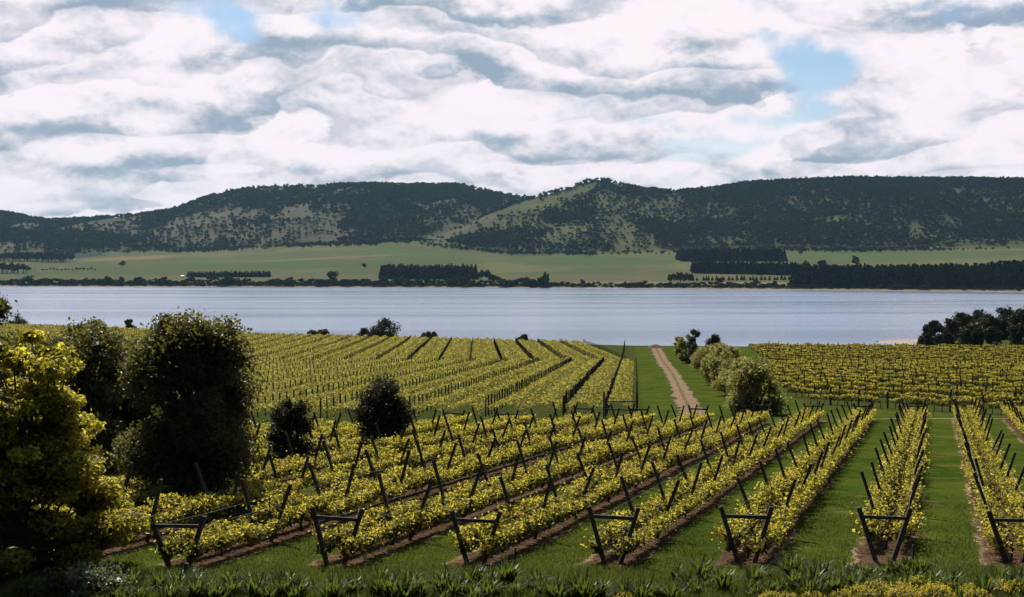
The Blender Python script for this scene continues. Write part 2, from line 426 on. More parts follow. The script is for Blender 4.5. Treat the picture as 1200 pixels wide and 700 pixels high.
t.l(n2, bp.inputs['Height']); t.l(bp.outputs[0], p.inputs['Normal']); t.l(p.outputs[0], o_.inputs[0])
tp = []
for a, b in ((817, 497), (808, 478), (800, 462), (794, 449), (788, 438), (782, 430), (774, 419), (769, 408)):
    d = depth_at(a, b); tp.append((PX(a, d), d))
strip('dirt_track', tp, [2.5, 2.5, 3.0, 3.2], dm)
lane = [(PX(a, d), d) for a, d in ((1320, 117.5), (1190, 118), (1085, 118.5), (990, 118), (900, 116))]
strip('farm_lane', lane, [1.0, 1.0, .9, .5], dm, .03, 4)

# ------------------------------------------------------------------ lake
wm, t = new_mat('lake_water')
o_ = t.n('ShaderNodeOutputMaterial'); p = t.n('ShaderNodeBsdfPrincipled')
pos = t.n('ShaderNodeNewGeometry').outputs['Position']
p.inputs['Base Color'].default_value = (.165, .22, .325, 1); p.inputs['IOR'].default_value = 1.33
bands = t.noise(t.vmul(pos, (.0012, .010, 1)), 1.0, 4, .6, .4)
rip = t.noise(t.vmul(pos, (.10, .30, 1)), 1.0, 4, .65); rip2 = t.noise(t.vmul(pos, (.5, 1.3, 1)), 1.0, 3, .6)
t.l(t.ss(bands, .35, .65, .14, .21), p.inputs['Roughness'])
bp = t.n('ShaderNodeBump'); bp.inputs['Distance'].default_value = 1.0
t.l(t.ss(bands, .32, .68, .13, .22), bp.inputs['Strength'])
t.l(t.math('ADD', rip, t.math('MULTIPLY', rip2, .35)), bp.inputs['Height']); t.l(bp.outputs[0], p.inputs['Normal'])
t.l(p.outputs[0], o_.inputs[0])
mb = MB(); mb.add([(-9000, 360, 0), (9000, 360, 0), (9000, 9500, 0), (-9000, 9500, 0)], [[0, 1, 2, 3]])
tag(mb.build('lake', wm), kind='structure')

# ------------------------------------------------------------------ the far shore: paddocks rising to wooded hills
SHX = np.array([-500, 0, 300, 600, 800, 1050, 1200, 1700]); SHD = np.array([2900, 2640, 2480, 2360, 2200, 1960, 1830, 1600])
BAX = np.array([-500, 0, 150, 250, 330, 400, 480, 540, 600, 700, 800, 900, 1000, 1200, 1700])
BAY = np.array([299, 299, 296, 294, 290, 287, 284, 291, 297, 298, 295, 292, 294, 291, 288])
AX = np.array([-500, -200, -60, 0, 20, 38, 60, 100, 140, 180, 210, 235, 270, 300, 350, 400, 450, 500, 540, 560, 585, 605, 650, 750, 900, 1700])
AY = np.array([268, 256, 249, 247.5, 250, 254, 257, 255, 252, 248, 242, 232, 223, 218, 217, 215, 214, 215, 215, 220, 225, 229, 233, 238, 246, 270])
BX = np.array([-500, 380, 430, 480, 540, 600, 650, 690, 712, 740, 790, 830, 880, 950, 1000, 1100, 1200, 1400, 1700])
BY = np.array([330, 318, 302, 285, 263, 237, 223, 210, 209, 217, 223, 219, 212, 209, 207, 208, 209, 214, 230])
def far_h(px, d):
    ds = np.interp(px, SHX, SHD)
    db = np.interp(px, [-500, 0, 430, 560, 900, 1200, 1700], [4500, 4400, 4250, 3750, 3600, 3400, 3200])
    zb = (HY - np.interp(px, BAX, BAY)) / F * db
    zs = -ZC
    u = (d - ds) / (db - ds)
    f = np.where(u < 0, zs - 6 * sstep(0, -.12, u) - 1.5 * sstep(0, -.02, u), zs + 1.6 * sstep(-.003, .012, u) + (zb - zs - 1.6) * np.clip(u, 0, None) ** 1.05)
    f = np.where(u > 1, zb + (zb - zs) * .5 * (1 - np.exp(-(u - 1))), f)
    wx, wy = PX(px, d), d
    f = f + 5 * (fbm(wx / 420, wy / 420, 21, 3) - .5) * np.clip(u * 4, 0, 1)
    def rise(X, Y, db_, dr, pw, seed):
        wob = 420 * (fbm(wx / 700, wy / 2200, seed, 3) - .5)
        t_ = np.clip((d + wob * np.clip((dr - d) / 500, 0, 1) - db_) / (dr - db_), 0, 1)
        top = (HY - np.interp(px, X, Y) - 3.2) / F * dr
        prof = t_ ** pw * (1 - .0 * t_)
        r_ = (top - f) * prof
        gull = 80 * (np.abs(fbm(wx / 330 + seed, wy / 900, seed + 5, 4) - .5) * 2 - .25) * np.sin(np.pi * t_) * np.clip((top - zb) / 200, 0, 1)
        r_ = np.where(d > dr, r_ - (d - dr) * .16, r_)
        return np.where(top > f - 5, r_ + gull * np.clip(t_ * 5, 0, 1), -1)
    A = rise(AX, AY, 4350, 5600, .80, 40); B = rise(BX, BY, db - 20, 4750, .92, 60)
    return f + np.maximum(np.maximum(A, B), 0) + ZC, u, A, B
fpx = np.concatenate([np.arange(-420, -20, 12), np.arange(-20, 1222, 2.4), np.arange(1222, 1650, 12)])
fd = np.concatenate([np.arange(1500, 3400, 12), np.arange(3400, 5900, 14), np.arange(5900, 7600, 120)])
FPX, FD = np.meshgrid(fpx, fd); FZ, FU, FA, FB = far_h(FPX, FD)
FXW = PX(FPX, FD)
yimg = ypix(0, FD, FZ)
def mixc(c, col, m): return c * (1 - m[..., None]) + np.array(col) * m[..., None]
hillm = np.clip(np.maximum(FA, FB) / 12, 0, 1)
n1 = fbm(FXW / 260, FD / 520, 71, 4); n2 = fbm(FXW / 60, FD / 150, 72, 4); n3 = fbm(FXW / 900, FD / 500, 73, 3)
colr = np.zeros(FXW.shape + (3,)) + np.array((.066, .080, .032))
colr = mixc(colr, (.125, .125, .050), sstep(.42, .62, n1) * .8)
colr = mixc(colr, (.055, .080, .028), sstep(.50, .6, n3) * .8)
colr = mixc(colr, (.15, .12, .075), sstep(.55, .75, n2) * .35)
def blob(px0, y0, rx, ry, soft=.35, rot=0.0):
    dy = yimg - y0 - rot * (FPX - px0)
    r_ = np.sqrt(((FPX - px0) / rx) ** 2 + (dy / ry) ** 2) + .5 * (n2 - .5)
    return sstep(1 + soft, 1 - soft, r_) * np.clip(1.4 - hillm, 0, 1)
colr = mixc(colr, (.052, .086, .028), blob(690, 306, 95, 6.5))
colr = mixc(colr, (.066, .098, .032), blob(1020, 301, 130, 6))
colr = mixc(colr, (.052, .082, .026), blob(360, 310, 210, 5, .4, -.02))
colr = mixc(colr, (.058, .092, .030), blob(470, 299, 60, 6))
colr = mixc(colr, (.17, .135, .060), blob(150, 303, 55, 2.2, .4, -.04))
colr = mixc(colr, (.15, .12, .085), blob(375, 303, 95, 1.0, .4, -.05))
colr = mixc(colr, (.18, .135, .085), blob(740, 331.5, 90, 1.5))
colr = mixc(colr, (.20, .155, .105), blob(885, 333, 60, 2.6))
colr = mixc(colr, (.11, .095, .045), blob(470, 326, 480, 4.0) * .7)
colr = colr * .80
hshade = .82
colr = mixc(colr, (.020, .018, .022), sstep(1.15, .85, np.sqrt(((FPX - 62) / 62) ** 2 + ((yimg - 298.5) / 4.5) ** 2)))
hcol = np.zeros_like(colr) + np.array((.046, .054, .028))
hcol = mixc(hcol, (.088, .080, .062), sstep(.42, .60, n1) * sstep(640, 420, FPX))
hcol = mixc(hcol, (.066, .078, .030), sstep(560, 620, FPX) * sstep(800, 740, FPX) * .9)
hcol = mixc(hcol, (.13, .12, .06), sstep(.58, .72, n2) * .5)
colr = colr * (1 - hillm[..., None]) + hcol * hshade * hillm[..., None]
beach = sstep(.012, .002, FU)
colr = mixc(colr, (.26, .19, .15), beach)
mb = MB(); n, m = FPX.shape; I = np.arange(n * m).reshape(n, m)
mb.add(np.stack([FXW, FD, FZ], -1).reshape(-1, 3), np.stack([I[:-1, :-1], I[:-1, 1:], I[1:, 1:], I[1:, :-1]], -1).reshape(-1, 4))
hm, t = new_mat('far_country')
o_ = t.n('ShaderNodeOutputMaterial'); p = t.n('ShaderNodeBsdfPrincipled')
at = t.n('ShaderNodeAttribute', attribute_name='soilcol'); pos = t.n('ShaderNodeNewGeometry').outputs['Position']
nn = t.noise(t.vmul(pos, (.06, .03, .06)), 1.0, 5, .7)
t.l(t.mix(t.ss(nn, .3, .75, 0, .55), at.outputs['Color'], (.055, .060, .022)), p.inputs['Base Color'])
p.inputs['Roughness'].default_value = 1; p.inputs['Specular IOR Level'].default_value = .05; t.l(p.outputs[0], o_.inputs[0])
hme = mb.mesh('hills', hm, True)
hme.attributes.new('soilcol', 'FLOAT_COLOR', 'POINT').data.foreach_set('color', np.concatenate([colr, np.ones(colr.shape[:2] + (1,))], -1).astype(np.float32).ravel())
tag(link('hills', hme), kind='structure')

# ---- far trees: low lumpy crowns
def lumpy(seed, n=34, flat=.8, trunk=True, cone=0.0, tall=1.0):
    """crown of faceted clumps plus a short trunk, height about 1"""
    r = np.random.default_rng(seed); mb = MB()
    cl = r.uniform(-1, 1, (7, 3)) * (.27, .27, .20) + (0, 0, .62)
    cl[0] = (0, 0, .66)
    for c in cl:
        k = n; g = r.normal(size=(k, 3)); g /= np.linalg.norm(g, axis=1)[:, None]
        rad = r.uniform(.15, .24) * (1 - cone * (c[2] - .5))
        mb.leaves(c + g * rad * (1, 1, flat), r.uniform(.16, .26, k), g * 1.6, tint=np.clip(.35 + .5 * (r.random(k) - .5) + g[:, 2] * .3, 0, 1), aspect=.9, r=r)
    if trunk: mb.tube([(0, 0, -.05), (.01, 0, .35), (0, .01, .7)], [.035, .028, .012], 5, 1)
    return mb
def raw(mb):
    return np.concatenate(mb.v), np.concatenate(mb.f[4]), np.concatenate(mb.m[4]), np.concatenate(mb.t)
def scatter(name, mats, protos, pos, hgt, wid, label, cat):
    out = MB(); r = np.random.default_rng(len(pos)); which = r.integers(0, len(protos), len(pos)); ang = r.uniform(0, 6.28, len(pos)); tj = r.normal(0, .22, len(pos))
    for k, (v, f, mi, tt) in enumerate(protos):
        s_ = np.where(which == k)[0]
        if not len(s_): continue
        ca, sa = np.cos(ang[s_])[:, None], np.sin(ang[s_])[:, None]
        X = (v[None, :, 0] * ca - v[None, :, 1] * sa) * wid[s_][:, None]; Y = (v[None, :, 0] * sa + v[None, :, 1] * ca) * wid[s_][:, None]
        Z = v[None, :, 2] * hgt[s_][:, None]
        V = np.stack([X, Y, Z], -1) + pos[s_][:, None, :]
        Fq = (f[None] + (np.arange(len(s_)) * len(v))[:, None, None]).reshape(-1, 4)
        T = np.clip(tt[None] + tj[s_][:, None], 0, 1).ravel()
        out.f[4].append(Fq + out.nv); out.m[4].append(np.tile(mi, len(s_))); out.v.append(V.reshape(-1, 3)); out.t.append(T); out.nv += V.shape[0] * V.shape[1]
    return tag(out.build(name, mats), label, cat, None, 'stuff')
gum = [raw(lumpy(100 + i, 9, .75)) for i in range(7)]
NC = 140000
cpx = rng.uniform(-330, 1480, NC); cd = rng.uniform(3350, 5750, NC)
cz, cu, cA, cB = far_h(cpx, cd); cyi = HY - F * (cz - ZC) / cd; cX = PX(cpx, cd)
up = np.maximum(cA, cB)
dn = fbm(cX / 170, cd / 330, 81, 4); dn2 = fbm(cX / 45, cd / 90, 83, 3)
dens = sstep(.36, .52, dn) * .9 + .2
dens = np.maximum(dens, sstep(760, 830, cpx) * (.55 + .45 * sstep(.34, .46, dn)))
def hole(px0, y0, rx, ry, rot=0.0, s_=1.0):
    dy = cyi - y0 - rot * (cpx - px0)
    return 1 - s_ * sstep(1.3, .75, np.sqrt(((cpx - px0) / rx) ** 2 + (dy / ry) ** 2) + .9 * (dn2 - .5))
dens = dens * hole(240, 267, 62, 17, -.25, .80) * hole(330, 250, 90, 8, -.05, .70) * hole(120, 262, 60, 4, -.15, .8) * hole(360, 285, 60, 5, -.2, .8)
dens = dens * hole(652, 227, 60, 13, -.32, .97) * hole(540, 270, 82, 10, -.33, .97) * hole(655, 243, 40, 3, -.3, .7) * hole(30, 266, 22, 5, 0, .9)
dens = dens * hole(985, 257, 26, 3.5, -.1, .9) * hole(1072, 268, 9, 11, .3, .9) * hole(1110, 262, 14, 8, 0, .6) * hole(1180, 285, 50, 5, 0, .6) * hole(850, 283, 30, 4, 0, .7)
crest = (np.abs(cd - np.where(cB > cA, 4750, 5600)) < 70)
dens = np.where((cpx < -25) | (cpx > 1225), np.maximum(dens, .5), dens)
dens = np.where(crest, np.maximum(dens, .35), dens)
sp = up > 8
ok = (rng.random(NC) < dens) & sp & (cd < np.where(cB > cA, 4850, 5720))
# scattered paddock trees below the hills
ok |= (~sp) & (cu > .9) & (rng.random(NC) < .05 + .25 * sstep(.5, .6, dn))
tp_ = np.column_stack([cX, cd, cz - .6])[ok]
hh = rng.uniform(9, 18, len(tp_)) * (cd[ok] / 4700); ww = hh * rng.uniform(.85, 1.35, len(tp_))
scatter('hill_woodland', [FARLEAF, BARK], gum, tp_, hh, ww, 'dark eucalypt woodland covering the slopes of the far hills', 'woodland')
print('hill trees', len(tp_))

# ---- plantations and shore trees across the lake
pines = []
for i in range(5):
    r = np.random.default_rng(300 + i); mb = MB()
    for lvl in range(7):
        z = .12 + lvl * .125; rad = .26 * (1 - lvl / 8.2)
        k = 12; a = r.uniform(0, 6.28, k)
        c = np.column_stack([np.cos(a) * rad * .6, np.sin(a) * rad * .6, z + r.normal(0, .03, k)])
        g = np.column_stack([np.cos(a), np.sin(a), np.full(k, .5)])
        mb.leaves(c, rad * 1.25 + .04, g * 1.5, aspect=.8, r=r)
    mb.tube([(0, 0, -.03), (0, 0, .9)], [.03, .008], 5, 1)
    pines.append(raw(mb))
def far_z(px, d): return far_h(np.asarray(px, float), np.asarray(d, float))[0]
def far_depth(px, ypx):
    ds = float(np.interp(px, SHX, SHD)); lo, hi = ds, 4300.
    for _ in range(40):
        m_ = .5 * (lo + hi)
        if HY - F * (float(far_z(px, m_)) - ZC) / m_ > ypx: lo = m_
        else: hi = m_
    return .5 * (lo + hi)
def plantation(label, px0, px1, yb0, yb1, rows, h, sp_, topvar=.18, deepen=14, protos=pines):
    pts = []
    n_ = int(abs(px1 - px0) / F * far_depth((px0 + px1) / 2, (yb0 + yb1) / 2) / sp_)
    for i in range(n_):
        a = i / max(n_ - 1, 1); pxx = px0 + (px1 - px0) * a; d0 = far_depth(pxx, yb0 + (yb1 - yb0) * a)
        for k in range(rows):
            d_ = d0 + k * deepen + rng.normal(0, 1.5); x_ = PX(pxx, d0) + rng.normal(0, .25 * sp_)
            pts.append((x_, d_, float(far_z(x_ / d_ * F + CX, d_)) - .3))
    pts = np.array(pts); hh = h * rng.uniform(1 - topvar, 1 + topvar * .6, len(pts)); ww = np.maximum(hh * rng.uniform(.7, 1.0, len(pts)), sp_ * 1.7)
    scatter('pine_plantation', [PINE, BARK], protos, pts, hh, ww, label, 'plantation')
plantation('dark dense pine belt standing behind the far shoreline scrub near the middle', 446, 556, 327, 327.5, 7, 28, 6.5,   .2, 9)
plantation('long low dark hedge of pines on the left paddock across the lake', 220, 314, 325, 325, 4, 13, 4.5, .2, 8)
plantation('upper pine plantation on the slope right of the middle paddock', 801, 918, 306.5, 306.5, 10, 27, 7.5, .22, 14)
plantation('clipped looking lower pine block below the upper pine plantation', 815, 936, 320.5, 323, 6, 25, 5.5, .16, 9)
plantation('large dark pine forest along the right end of the far shore', 942, 1176, 337, 339, 9, 36, 7, .14, 11)
plantation('dark pine block filling the right edge of the far shore', 1180, 1260, 338, 340, 8, 41, 7, .12, 11)
plantation('dark wood on the rise beside the ploughed field at far left', -30, 74, 306, 308, 5, 24, 11, .25, 22, gum)
plantation('dark clump of trees on the paddock at the far left edge', -30, 28, 320.5, 320.5, 3, 24, 10, .25, 14, gum)
plantation('thin line of young trees on the pale paddock left of the right pine forest', 812, 930, 329, 328, 1, 9, 7, .3)

protoF = [lumpy(200 + i, 20, .85).mesh('shore_tree', [SHOREBUSH, BARK]) for i in range(6)]
protoB = [lumpy(240 + i, 16, .6, True).mesh('shore_bush', [SHOREBUSH, BARK]) for i in range(4)]
firstF = {}
def far_tree(name, meshes, px, d, h, wd, label, group=None, cat='tree', sink=.03):
    i = random.randrange(len(meshes)); key = (name, i)
    if key not in firstF:
        o = link(name, meshes[i]); firstF[key] = o
    else:
        o = firstF[key].copy(); COL.objects.link(o)
    x = PX(px, d); o.location = (x, d, float(far_z(px, d)) - sink * h)
    o.scale = (wd, wd, h); o.rotation_euler = (0, 0, random.uniform(0, 6.28))
    for k_ in ('label', 'category', 'group'):
        if k_ in o: del o[k_]
    return tag(o, label, cat, group)
r = np.random.default_rng(5)
n_ = 0
pxx = -14.0
while pxx < 1215:
    dsh = float(np.interp(pxx, SHX, SHD))
    dense = pxx < 905
    big = r.random()
    h = r.uniform(8, 15) if big > .14 else r.uniform(15, 21)
    if 640 < pxx < 780 or 690 < pxx: h *= .62
    if pxx > 930: h *= .8
    far_tree('shore_tree' if big < .5 else 'shore_bush', protoF if big < .5 else protoB, pxx, dsh + r.uniform(12, 60), h, h * r.uniform(1.0, 1.9),
             'dark scrubby tree in the belt along the far lake shore', 'trees in the scrub belt along the far lake shore')
    pxx += r.uniform(2.6, 6.5) if dense else r.uniform(5, 11)
    n_ += 1
sp_ = r.uniform(-20, 1225, 1900); sp_ = sp_[(sp_ < 905) | (r.random(1900) < .45)]
sd_ = np.interp(sp_, SHX, SHD) + r.uniform(9, 50, len(sp_))
sh_ = r.uniform(3, 6.5, len(sp_)) * np.where(sp_ > 640, .75, 1) * (.6 + .8 * vnoise(sp_ * .06, sp_ * 0, 4))
scatter('shore_scrub', [SHOREBUSH, BARK], [raw(lumpy(260 + i, 9, .7)) for i in range(4)], np.column_stack([PX(sp_, sd_), sd_, far_z(sp_, sd_) - sh_ * .3]), sh_ * 1.5, sh_ * 2.6, 'low dark scrub lining the far shore of the lake', 'scrub')
for px0, yb, h, wd, lb in ((388, 331, 24, 30, 'tall round dark tree standing out of the shore scrub left of the pine belt'),
                           (639, 338, 30, 24, 'lone dark upright tree standing at the far waterline near the middle'),
                           (427, 314.5, 14, 13, 'small lone tree on the left paddock beyond the long pine hedge'),
                           (143, 313, 17, 20, 'pale lone tree on the green paddock at far left'),
                           (572, 329, 22, 22, 'open crowned tree at the right end of the middle pine belt'),
                           (563, 329, 22, 15, 'narrow tree just right of the middle pine belt'),
                           (579, 330, 15, 11, 'thin last tree of the group right of the middle pine belt'),
                           (943, 319, 24, 24, 'rounded tree left of the big right hand pine forest'),
                           (965, 317, 26, 26, 'spreading tree standing above the left end of the right pine forest'),
                           (1004, 312.5, 24, 22, 'lone tree rising behind the right pine forest'),
                           (938, 299, 14, 15, 'small lone tree on the green slope above the right pine forest'),
                           (355, 291.5, 16, 22, 'dark tree on the grass below the left hill'),
                           (845, 334, 15, 16, 'dark bushy tree on the pale shore paddock'), (886, 335, 12, 12, 'round shore tree right of the pale paddock scrub')):
    far_tree('lone_tree', protoF, px0, far_depth(px0, yb), h, wd, lb, None, 'tree')
for k in range(9):
    far_tree('shore_tree', protoF, 784 + k * 3.4, far_depth(784 + k * 3.4, 331.5), r.uniform(17, 22), 11, 'slim dark tree in the close row left of the pale shore paddock', 'row of slim trees left of the pale shore paddock')
for k in range(15):
    p_ = 50 + k * 4.4
    far_tree('shore_bush', protoB, p_, far_depth(p_, 317.5 - .02 * k), r.uniform(4, 9), r.uniform(8, 12), 'small dark bush in the hedge line on the left paddock', 'bushes in the hedge line on the left paddock')
# power poles and a shed over there
for px0, yb, h, lb in ((41, 318, 13, 'thin power pole on the paddock at the far left'), (135, 320, 13, 'thin power pole below the green paddock at left'), (191, 326, 12, 'short power pole left of the long pine hedge')):
    d_ = far_depth(px0, yb); mb = MB(); mb.tube([(0, 0, -.5), (0, 0, h)], [.32, .24], 6); mb2 = MB(); mb2.box((-1.6, 0, h - .9), (1.6, 0, h - .9), .28)
    o = thing('power_pole', lb, 'power pole', (PX(px0, d_), d_, float(far_z(px0, d_)))); mb.build('pole', POSTW, o); mb2.build('crossarm', POSTW, o)
d_ = far_depth(214, 325)
shed = thing('farm_shed', 'tiny pale farm shed left of the long low pine hedge', 'shed', (PX(214, d_), d_, float(far_z(214, d_))))
shm = rough_mat('shed_paint', (.45, .47, .50), (.55, .57, .6), 1, .7, .1); rfm = rough_mat('shed_roof', (.20, .24, .30), (.28, .32, .38), 1, .5, .1)
mb = MB(); mb.box((0, 0, 0), (0, 0, 2.6), 7, 5, up=(0, 1, 0)); mb.build('wall', shm, shed)
mb = MB(); mb.add([(-3.8, -2.9, 2.5), (3.8, -2.9, 2.5), (3.8, 0, 4.2), (-3.8, 0, 4.2), (3.8, 2.9, 2.5), (-3.8, 2.9, 2.5)], [[0, 1, 2, 3], [3, 2, 4, 5]]); mb.add([(-3.5, -2.5, 2.55), (-3.5, 2.5, 2.55), (-3.5, 0, 4.1), (3.5, -2.5, 2.55), (3.5, 2.5, 2.55), (3.5, 0, 4.1)], [[0, 1, 2], [3, 5, 4]]); mb.build('roof', rfm, shed)
mb = MB(); mb.box((-1, -2.55, 1.0), (1, -2.55, 1.0), .12, 2.0); mb.build('door', POSTW, shed)

# heap of earth where the track drops to the water
u, v_ = np.meshgrid(np.linspace(0, 1, 9), np.linspace(0, 2 * np.pi, 25)); cx_, cy_ = tp[-1]; cy_ += 2
hx = u * 2.9 * np.cos(v_); hy = u * 1.8 * np.sin(v_); hzz = 1.15 * (1 - u ** 1.6) * (.75 + .5 * fbm(hx * 1.1 + 30, hy * 1.1 + 9, 6, 3)) - .1
I = np.arange(hx.size).reshape(hx.shape); mb = MB()
mb.add(np.stack([hx, hy, hzz], -1).reshape(-1, 3), np.stack([I[:-1, 1:], I[:-1, :-1], I[1:, :-1], I[1:, 1:]], -1).reshape(-1, 4)[:, ::-1])
tag(mb.build('earth_heap', rough_mat('heap_earth', (.05, .03, .02), (.14, .09, .06), 2, .95, .6, (1, 1, 1), .1), None, (cx_, cy_, float(ground(cx_, cy_)))), 'small brown heap of earth at the far end of the dirt track', 'heap')

# ------------------------------------------------------------------ trees of the near shore
def crown_pts(r, clumps, n, shell=.45):
    """n points in flattened clumps, thicker towards each clump's rim, with the outward direction"""
    c = np.array([k[0] for k in clumps], float); rad = np.array([k[1] for k in clumps], float)
    wgt = np.prod(rad, axis=1) ** .75; wgt /= wgt.sum()
    i = r.choice(len(c), n, p=wgt)
    g = r.normal(size=(n, 3)); g /= np.linalg.norm(g, axis=1)[:, None]
    return c[i] + g * rad[i] * (r.random(n) ** shell)[:, None], g, i
def make_tree(name, label, px, d, h, wd, mat, nl, leaf, seed, kind='round', bare=.12, nclump=34, cr=(.13, .2), flat=.8, cat='tree', group=None, skirt=True, trans=0.5, upb=.45, sunup=0):
    r = np.random.default_rng(seed)
    x = PX(px, d); z = float(ground(x, d))
    root = thing(name, label, cat, (x, d, z - .05), group)
    cl = []
    for k in range(nclump):
        for _ in range(60):
            q_ = r.uniform(-1, 1, 3)
            zz = .5 + .5 * q_[2]                         # 0 foot of crown, 1 top
            if kind == 'round': lim = math.sqrt(max(0, 1 - (2 * zz - .9) ** 2 * .8)) if zz < .95 else .25
            elif kind == 'column': lim = (.80 + .2 * math.sin(zz * 3.1)) * (1 - max(0, zz - .82) * 2.8)
            elif kind == 'dome': lim = 1.0 - .62 * zz ** 1.2
            elif kind == 'bush': lim = 1.05 * math.sqrt(max(0, 1 - zz ** 2.3))
            else: lim = 1 - .75 * zz
            rr = math.hypot(q_[0], q_[1]); lim *= .70 + .52 * float(vnoise(math.atan2(q_[1], q_[0]) * 1.3 + 20, zz * 3.5, seed))
            if rr < lim * 1.0 and (rr > lim * .45 or zz > .7 or r.random() < .3): break
        c = np.array((q_[0] * wd * .5 * .84, q_[1] * wd * .5 * .84, h * (bare + (1 - bare) * (.07 + .86 * zz))))
        s_ = r.uniform(*cr) * wd
        cl.append((c, np.array((s_, s_, s_ * flat)) * r.uniform(.8, 1.2)))
    pts, g, ci = crown_pts(r, cl, nl)
    sp_ = r.random(nl) < .07; pts[sp_] += g[sp_] * (np.array([k_[1] for k_ in cl])[ci[sp_]] * r.uniform(.1, .4, (sp_.sum(), 1)))
    low = pts[:, 2] < .1; pts[low, 2] = .1 + r.random(low.sum()) * .3
    g2 = g * .5; g2[:, 2] += upb
    tint = np.clip((.45 if mat is not MAPLE else .47) + (.28 if mat is not MAPLE else .36) * r.normal(size=nl) + (np.array([r.normal(0, .16) for _ in cl])[ci]) + .1 * (r.random(nl) < .06) * 4, 0, 1)
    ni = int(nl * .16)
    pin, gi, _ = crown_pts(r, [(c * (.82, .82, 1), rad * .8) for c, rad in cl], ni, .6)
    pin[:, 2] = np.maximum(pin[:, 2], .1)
    mb = MB(); mb.leaves(pin, leaf * 2.3, None, tint=r.random(ni) * .35, r=r, aspect=.8)  # big inner leaves in darker tints, the crown's inner shade put into colour
    mb.leaves(pts, leaf * r.uniform(.55, 1.5, nl), g2, tint=tint, r=r, bend=.25)
    mb.build('crown', mat, root)
    mb = MB(); tr = h * .022 + .04
    top = h * (bare + (1 - bare) * .75)
    stems = 1 if kind != 'bush' else 3
    for k in range(stems):
        off = r.normal(0, .12 * wd * (stems > 1), 2)
        P_ = [(off[0] * u * 1.5 + r.normal(0, .02 * h) * u, off[1] * u * 1.5 + r.normal(0, .02 * h) * u, u * top) for u in (-.02, .15, .35, .6, 1)]
        mb.tube(P_, tr * np.array([1.25, 1, .8, .55, .15]) / (1 if stems == 1 else 1.5), 8)
    for c, rad in cl:
        z0 = c[2] * r.uniform(.35, .62)
        a = np.array((0, 0, z0)); b = np.array(c)
        mid = a * .45 + b * .55 + r.normal(0, .03 * h, 3) - (0, 0, .05 * h)
        mb.tube([a, mid, b], [tr * .38, tr * .24, tr * .06], 5)
    mb.build('trunk', BARK, root)
    return root

# the big trees standing in the left corner
def near_depth(px, ypx): return depth_at(px, ypx, 30, 140)
make_tree('yellow_leaved_tree', 'broad bushy tree with sunlit yellow leaves in the left foreground corner', 26, 41, 8.4, 7.6, MAPLE, 62000, .155, 11, 'dome', .0, 100, (.06, .13), .50, upb=.9)
make_tree('dark_round_tree', 'tall dense dark tree with reddish top right of the yellow tree', 221, 58, 8.9, 6.3, RUSTLEAF, 52000, .17, 12, 'column', .0, 90, (.08, .19), .95)
make_tree('bushy_tree', 'dark rust tinged bushy tree between the yellow tree and the tall dark tree', 112, 66, 8.2, 8.4, RUSTLEAF, 40000, .18, 13, 'dome', .0, 50, (.11, .19), .8)
make_tree('bushy_tree', 'dark leafy tree behind the yellow tree at the left edge', -12, 62, 9.6, 6.8, RUSTLEAF, 34000, .18, 14, 'dome', .0, 44, (.11, .19), .8)
make_tree('bushy_tree', 'dark rust tinged tree seen above the top of the yellow tree', 66, 72, 8.2, 7.2, RUSTLEAF, 34000, .18, 18, 'dome', .0, 44, (.11, .19), .8)
make_tree('small_tree', 'small slim dark tree standing among vines left of the middle', 338, 74.5, 4.4, 2.75, DARKLEAF, 9000, .13, 15, 'column', .02, 30, (.15, .22), .9)
make_tree('small_tree', 'dense dark oval tree standing among vines nearer the middle', 452, 86, 5.1, 4.2, DARKLEAF, 13000, .15, 16, 'round', .03, 36, (.15, .22), .9)
make_tree('sapling', 'low pale green sapling right of the slim dark tree', 372, 76, 2.1, 1.5, OLIVE, 1300, .13, 17, 'column', .05, 12, (.16, .24), .9)
TREEXY = [(PX(a, d), d, rr) for a, d, rr in ((32, 41, 3.4), (219, 58, 2.6), (120, 64, 3), (-6, 62, 3), (66, 72, 3), (338, 74.5, 1.6), (452, 86, 2.0))]

# the hedge of silvery bushes right of the track
hl = [(885, 486, 70, 58, OLIVE, 'nearest and largest silvery bush of the row right of the dirt track'),
      (871, 471, 58, 44, OLIVE, 'second silvery bush from the near end of the row right of the track'),
      (854, 458, 50, 40, OLIVE, 'third silvery bush from the near end of the row right of the track'),
      (842, 448, 43, 34, OLIVE, 'fourth silvery bush from the near end of the row right of the track'),
      (831, 439, 35, 32, OLIVE, 'farthest and smallest silvery bush of the near row, beside the upright dark tree'),
      (815.5, 430, 43, 20, DARKLEAF, 'upright dark tree between the silvery bushes right of the track'),
      (838, 424, 33, 22, DARKLEAF, 'dark tree behind the silvery bushes right of the upright one'),
      (804, 426, 32, 18, OLIVE, 'silvery bush left of the upright dark tree at the far end'),
      (797, 419, 25, 13, OLIVE, 'leftmost small silvery bush at the far end of the track hedge')]
hl += [(879, 478, 62, 46, OLIVE, 'silvery bush squeezed between the nearest and the second of the row right of the track'),
       (862, 464, 54, 42, OLIVE, 'silvery bush filling the gap behind the second of the row right of the track'),
       (845, 452, 44, 40, OLIVE, 'silvery bush filling the gap behind the third of the row right of the track'),
       (826, 435, 30, 26, OLIVE, 'low silvery bush just in front of the upright dark tree right of the track')]
for i, (a, yb, hp, wp, mt, lb) in enumerate(hl):
    d = depth_at(a, yb); wp *= 1.08; hp *= 1.08; make_tree('hedge_bush' if mt is OLIVE else 'hedge_tree', lb, a, d, hp / F * d, wp / F * d, mt, 8000 if i < 5 or i > 8 else 4500, .26, 30 + i, 'bush' if i < 5 or i > 8 else 'round' if i == 6 else 'column', .0 if mt is OLIVE else .06, 22, (.17, .24), .9, 'bush' if mt is OLIVE else 'tree')

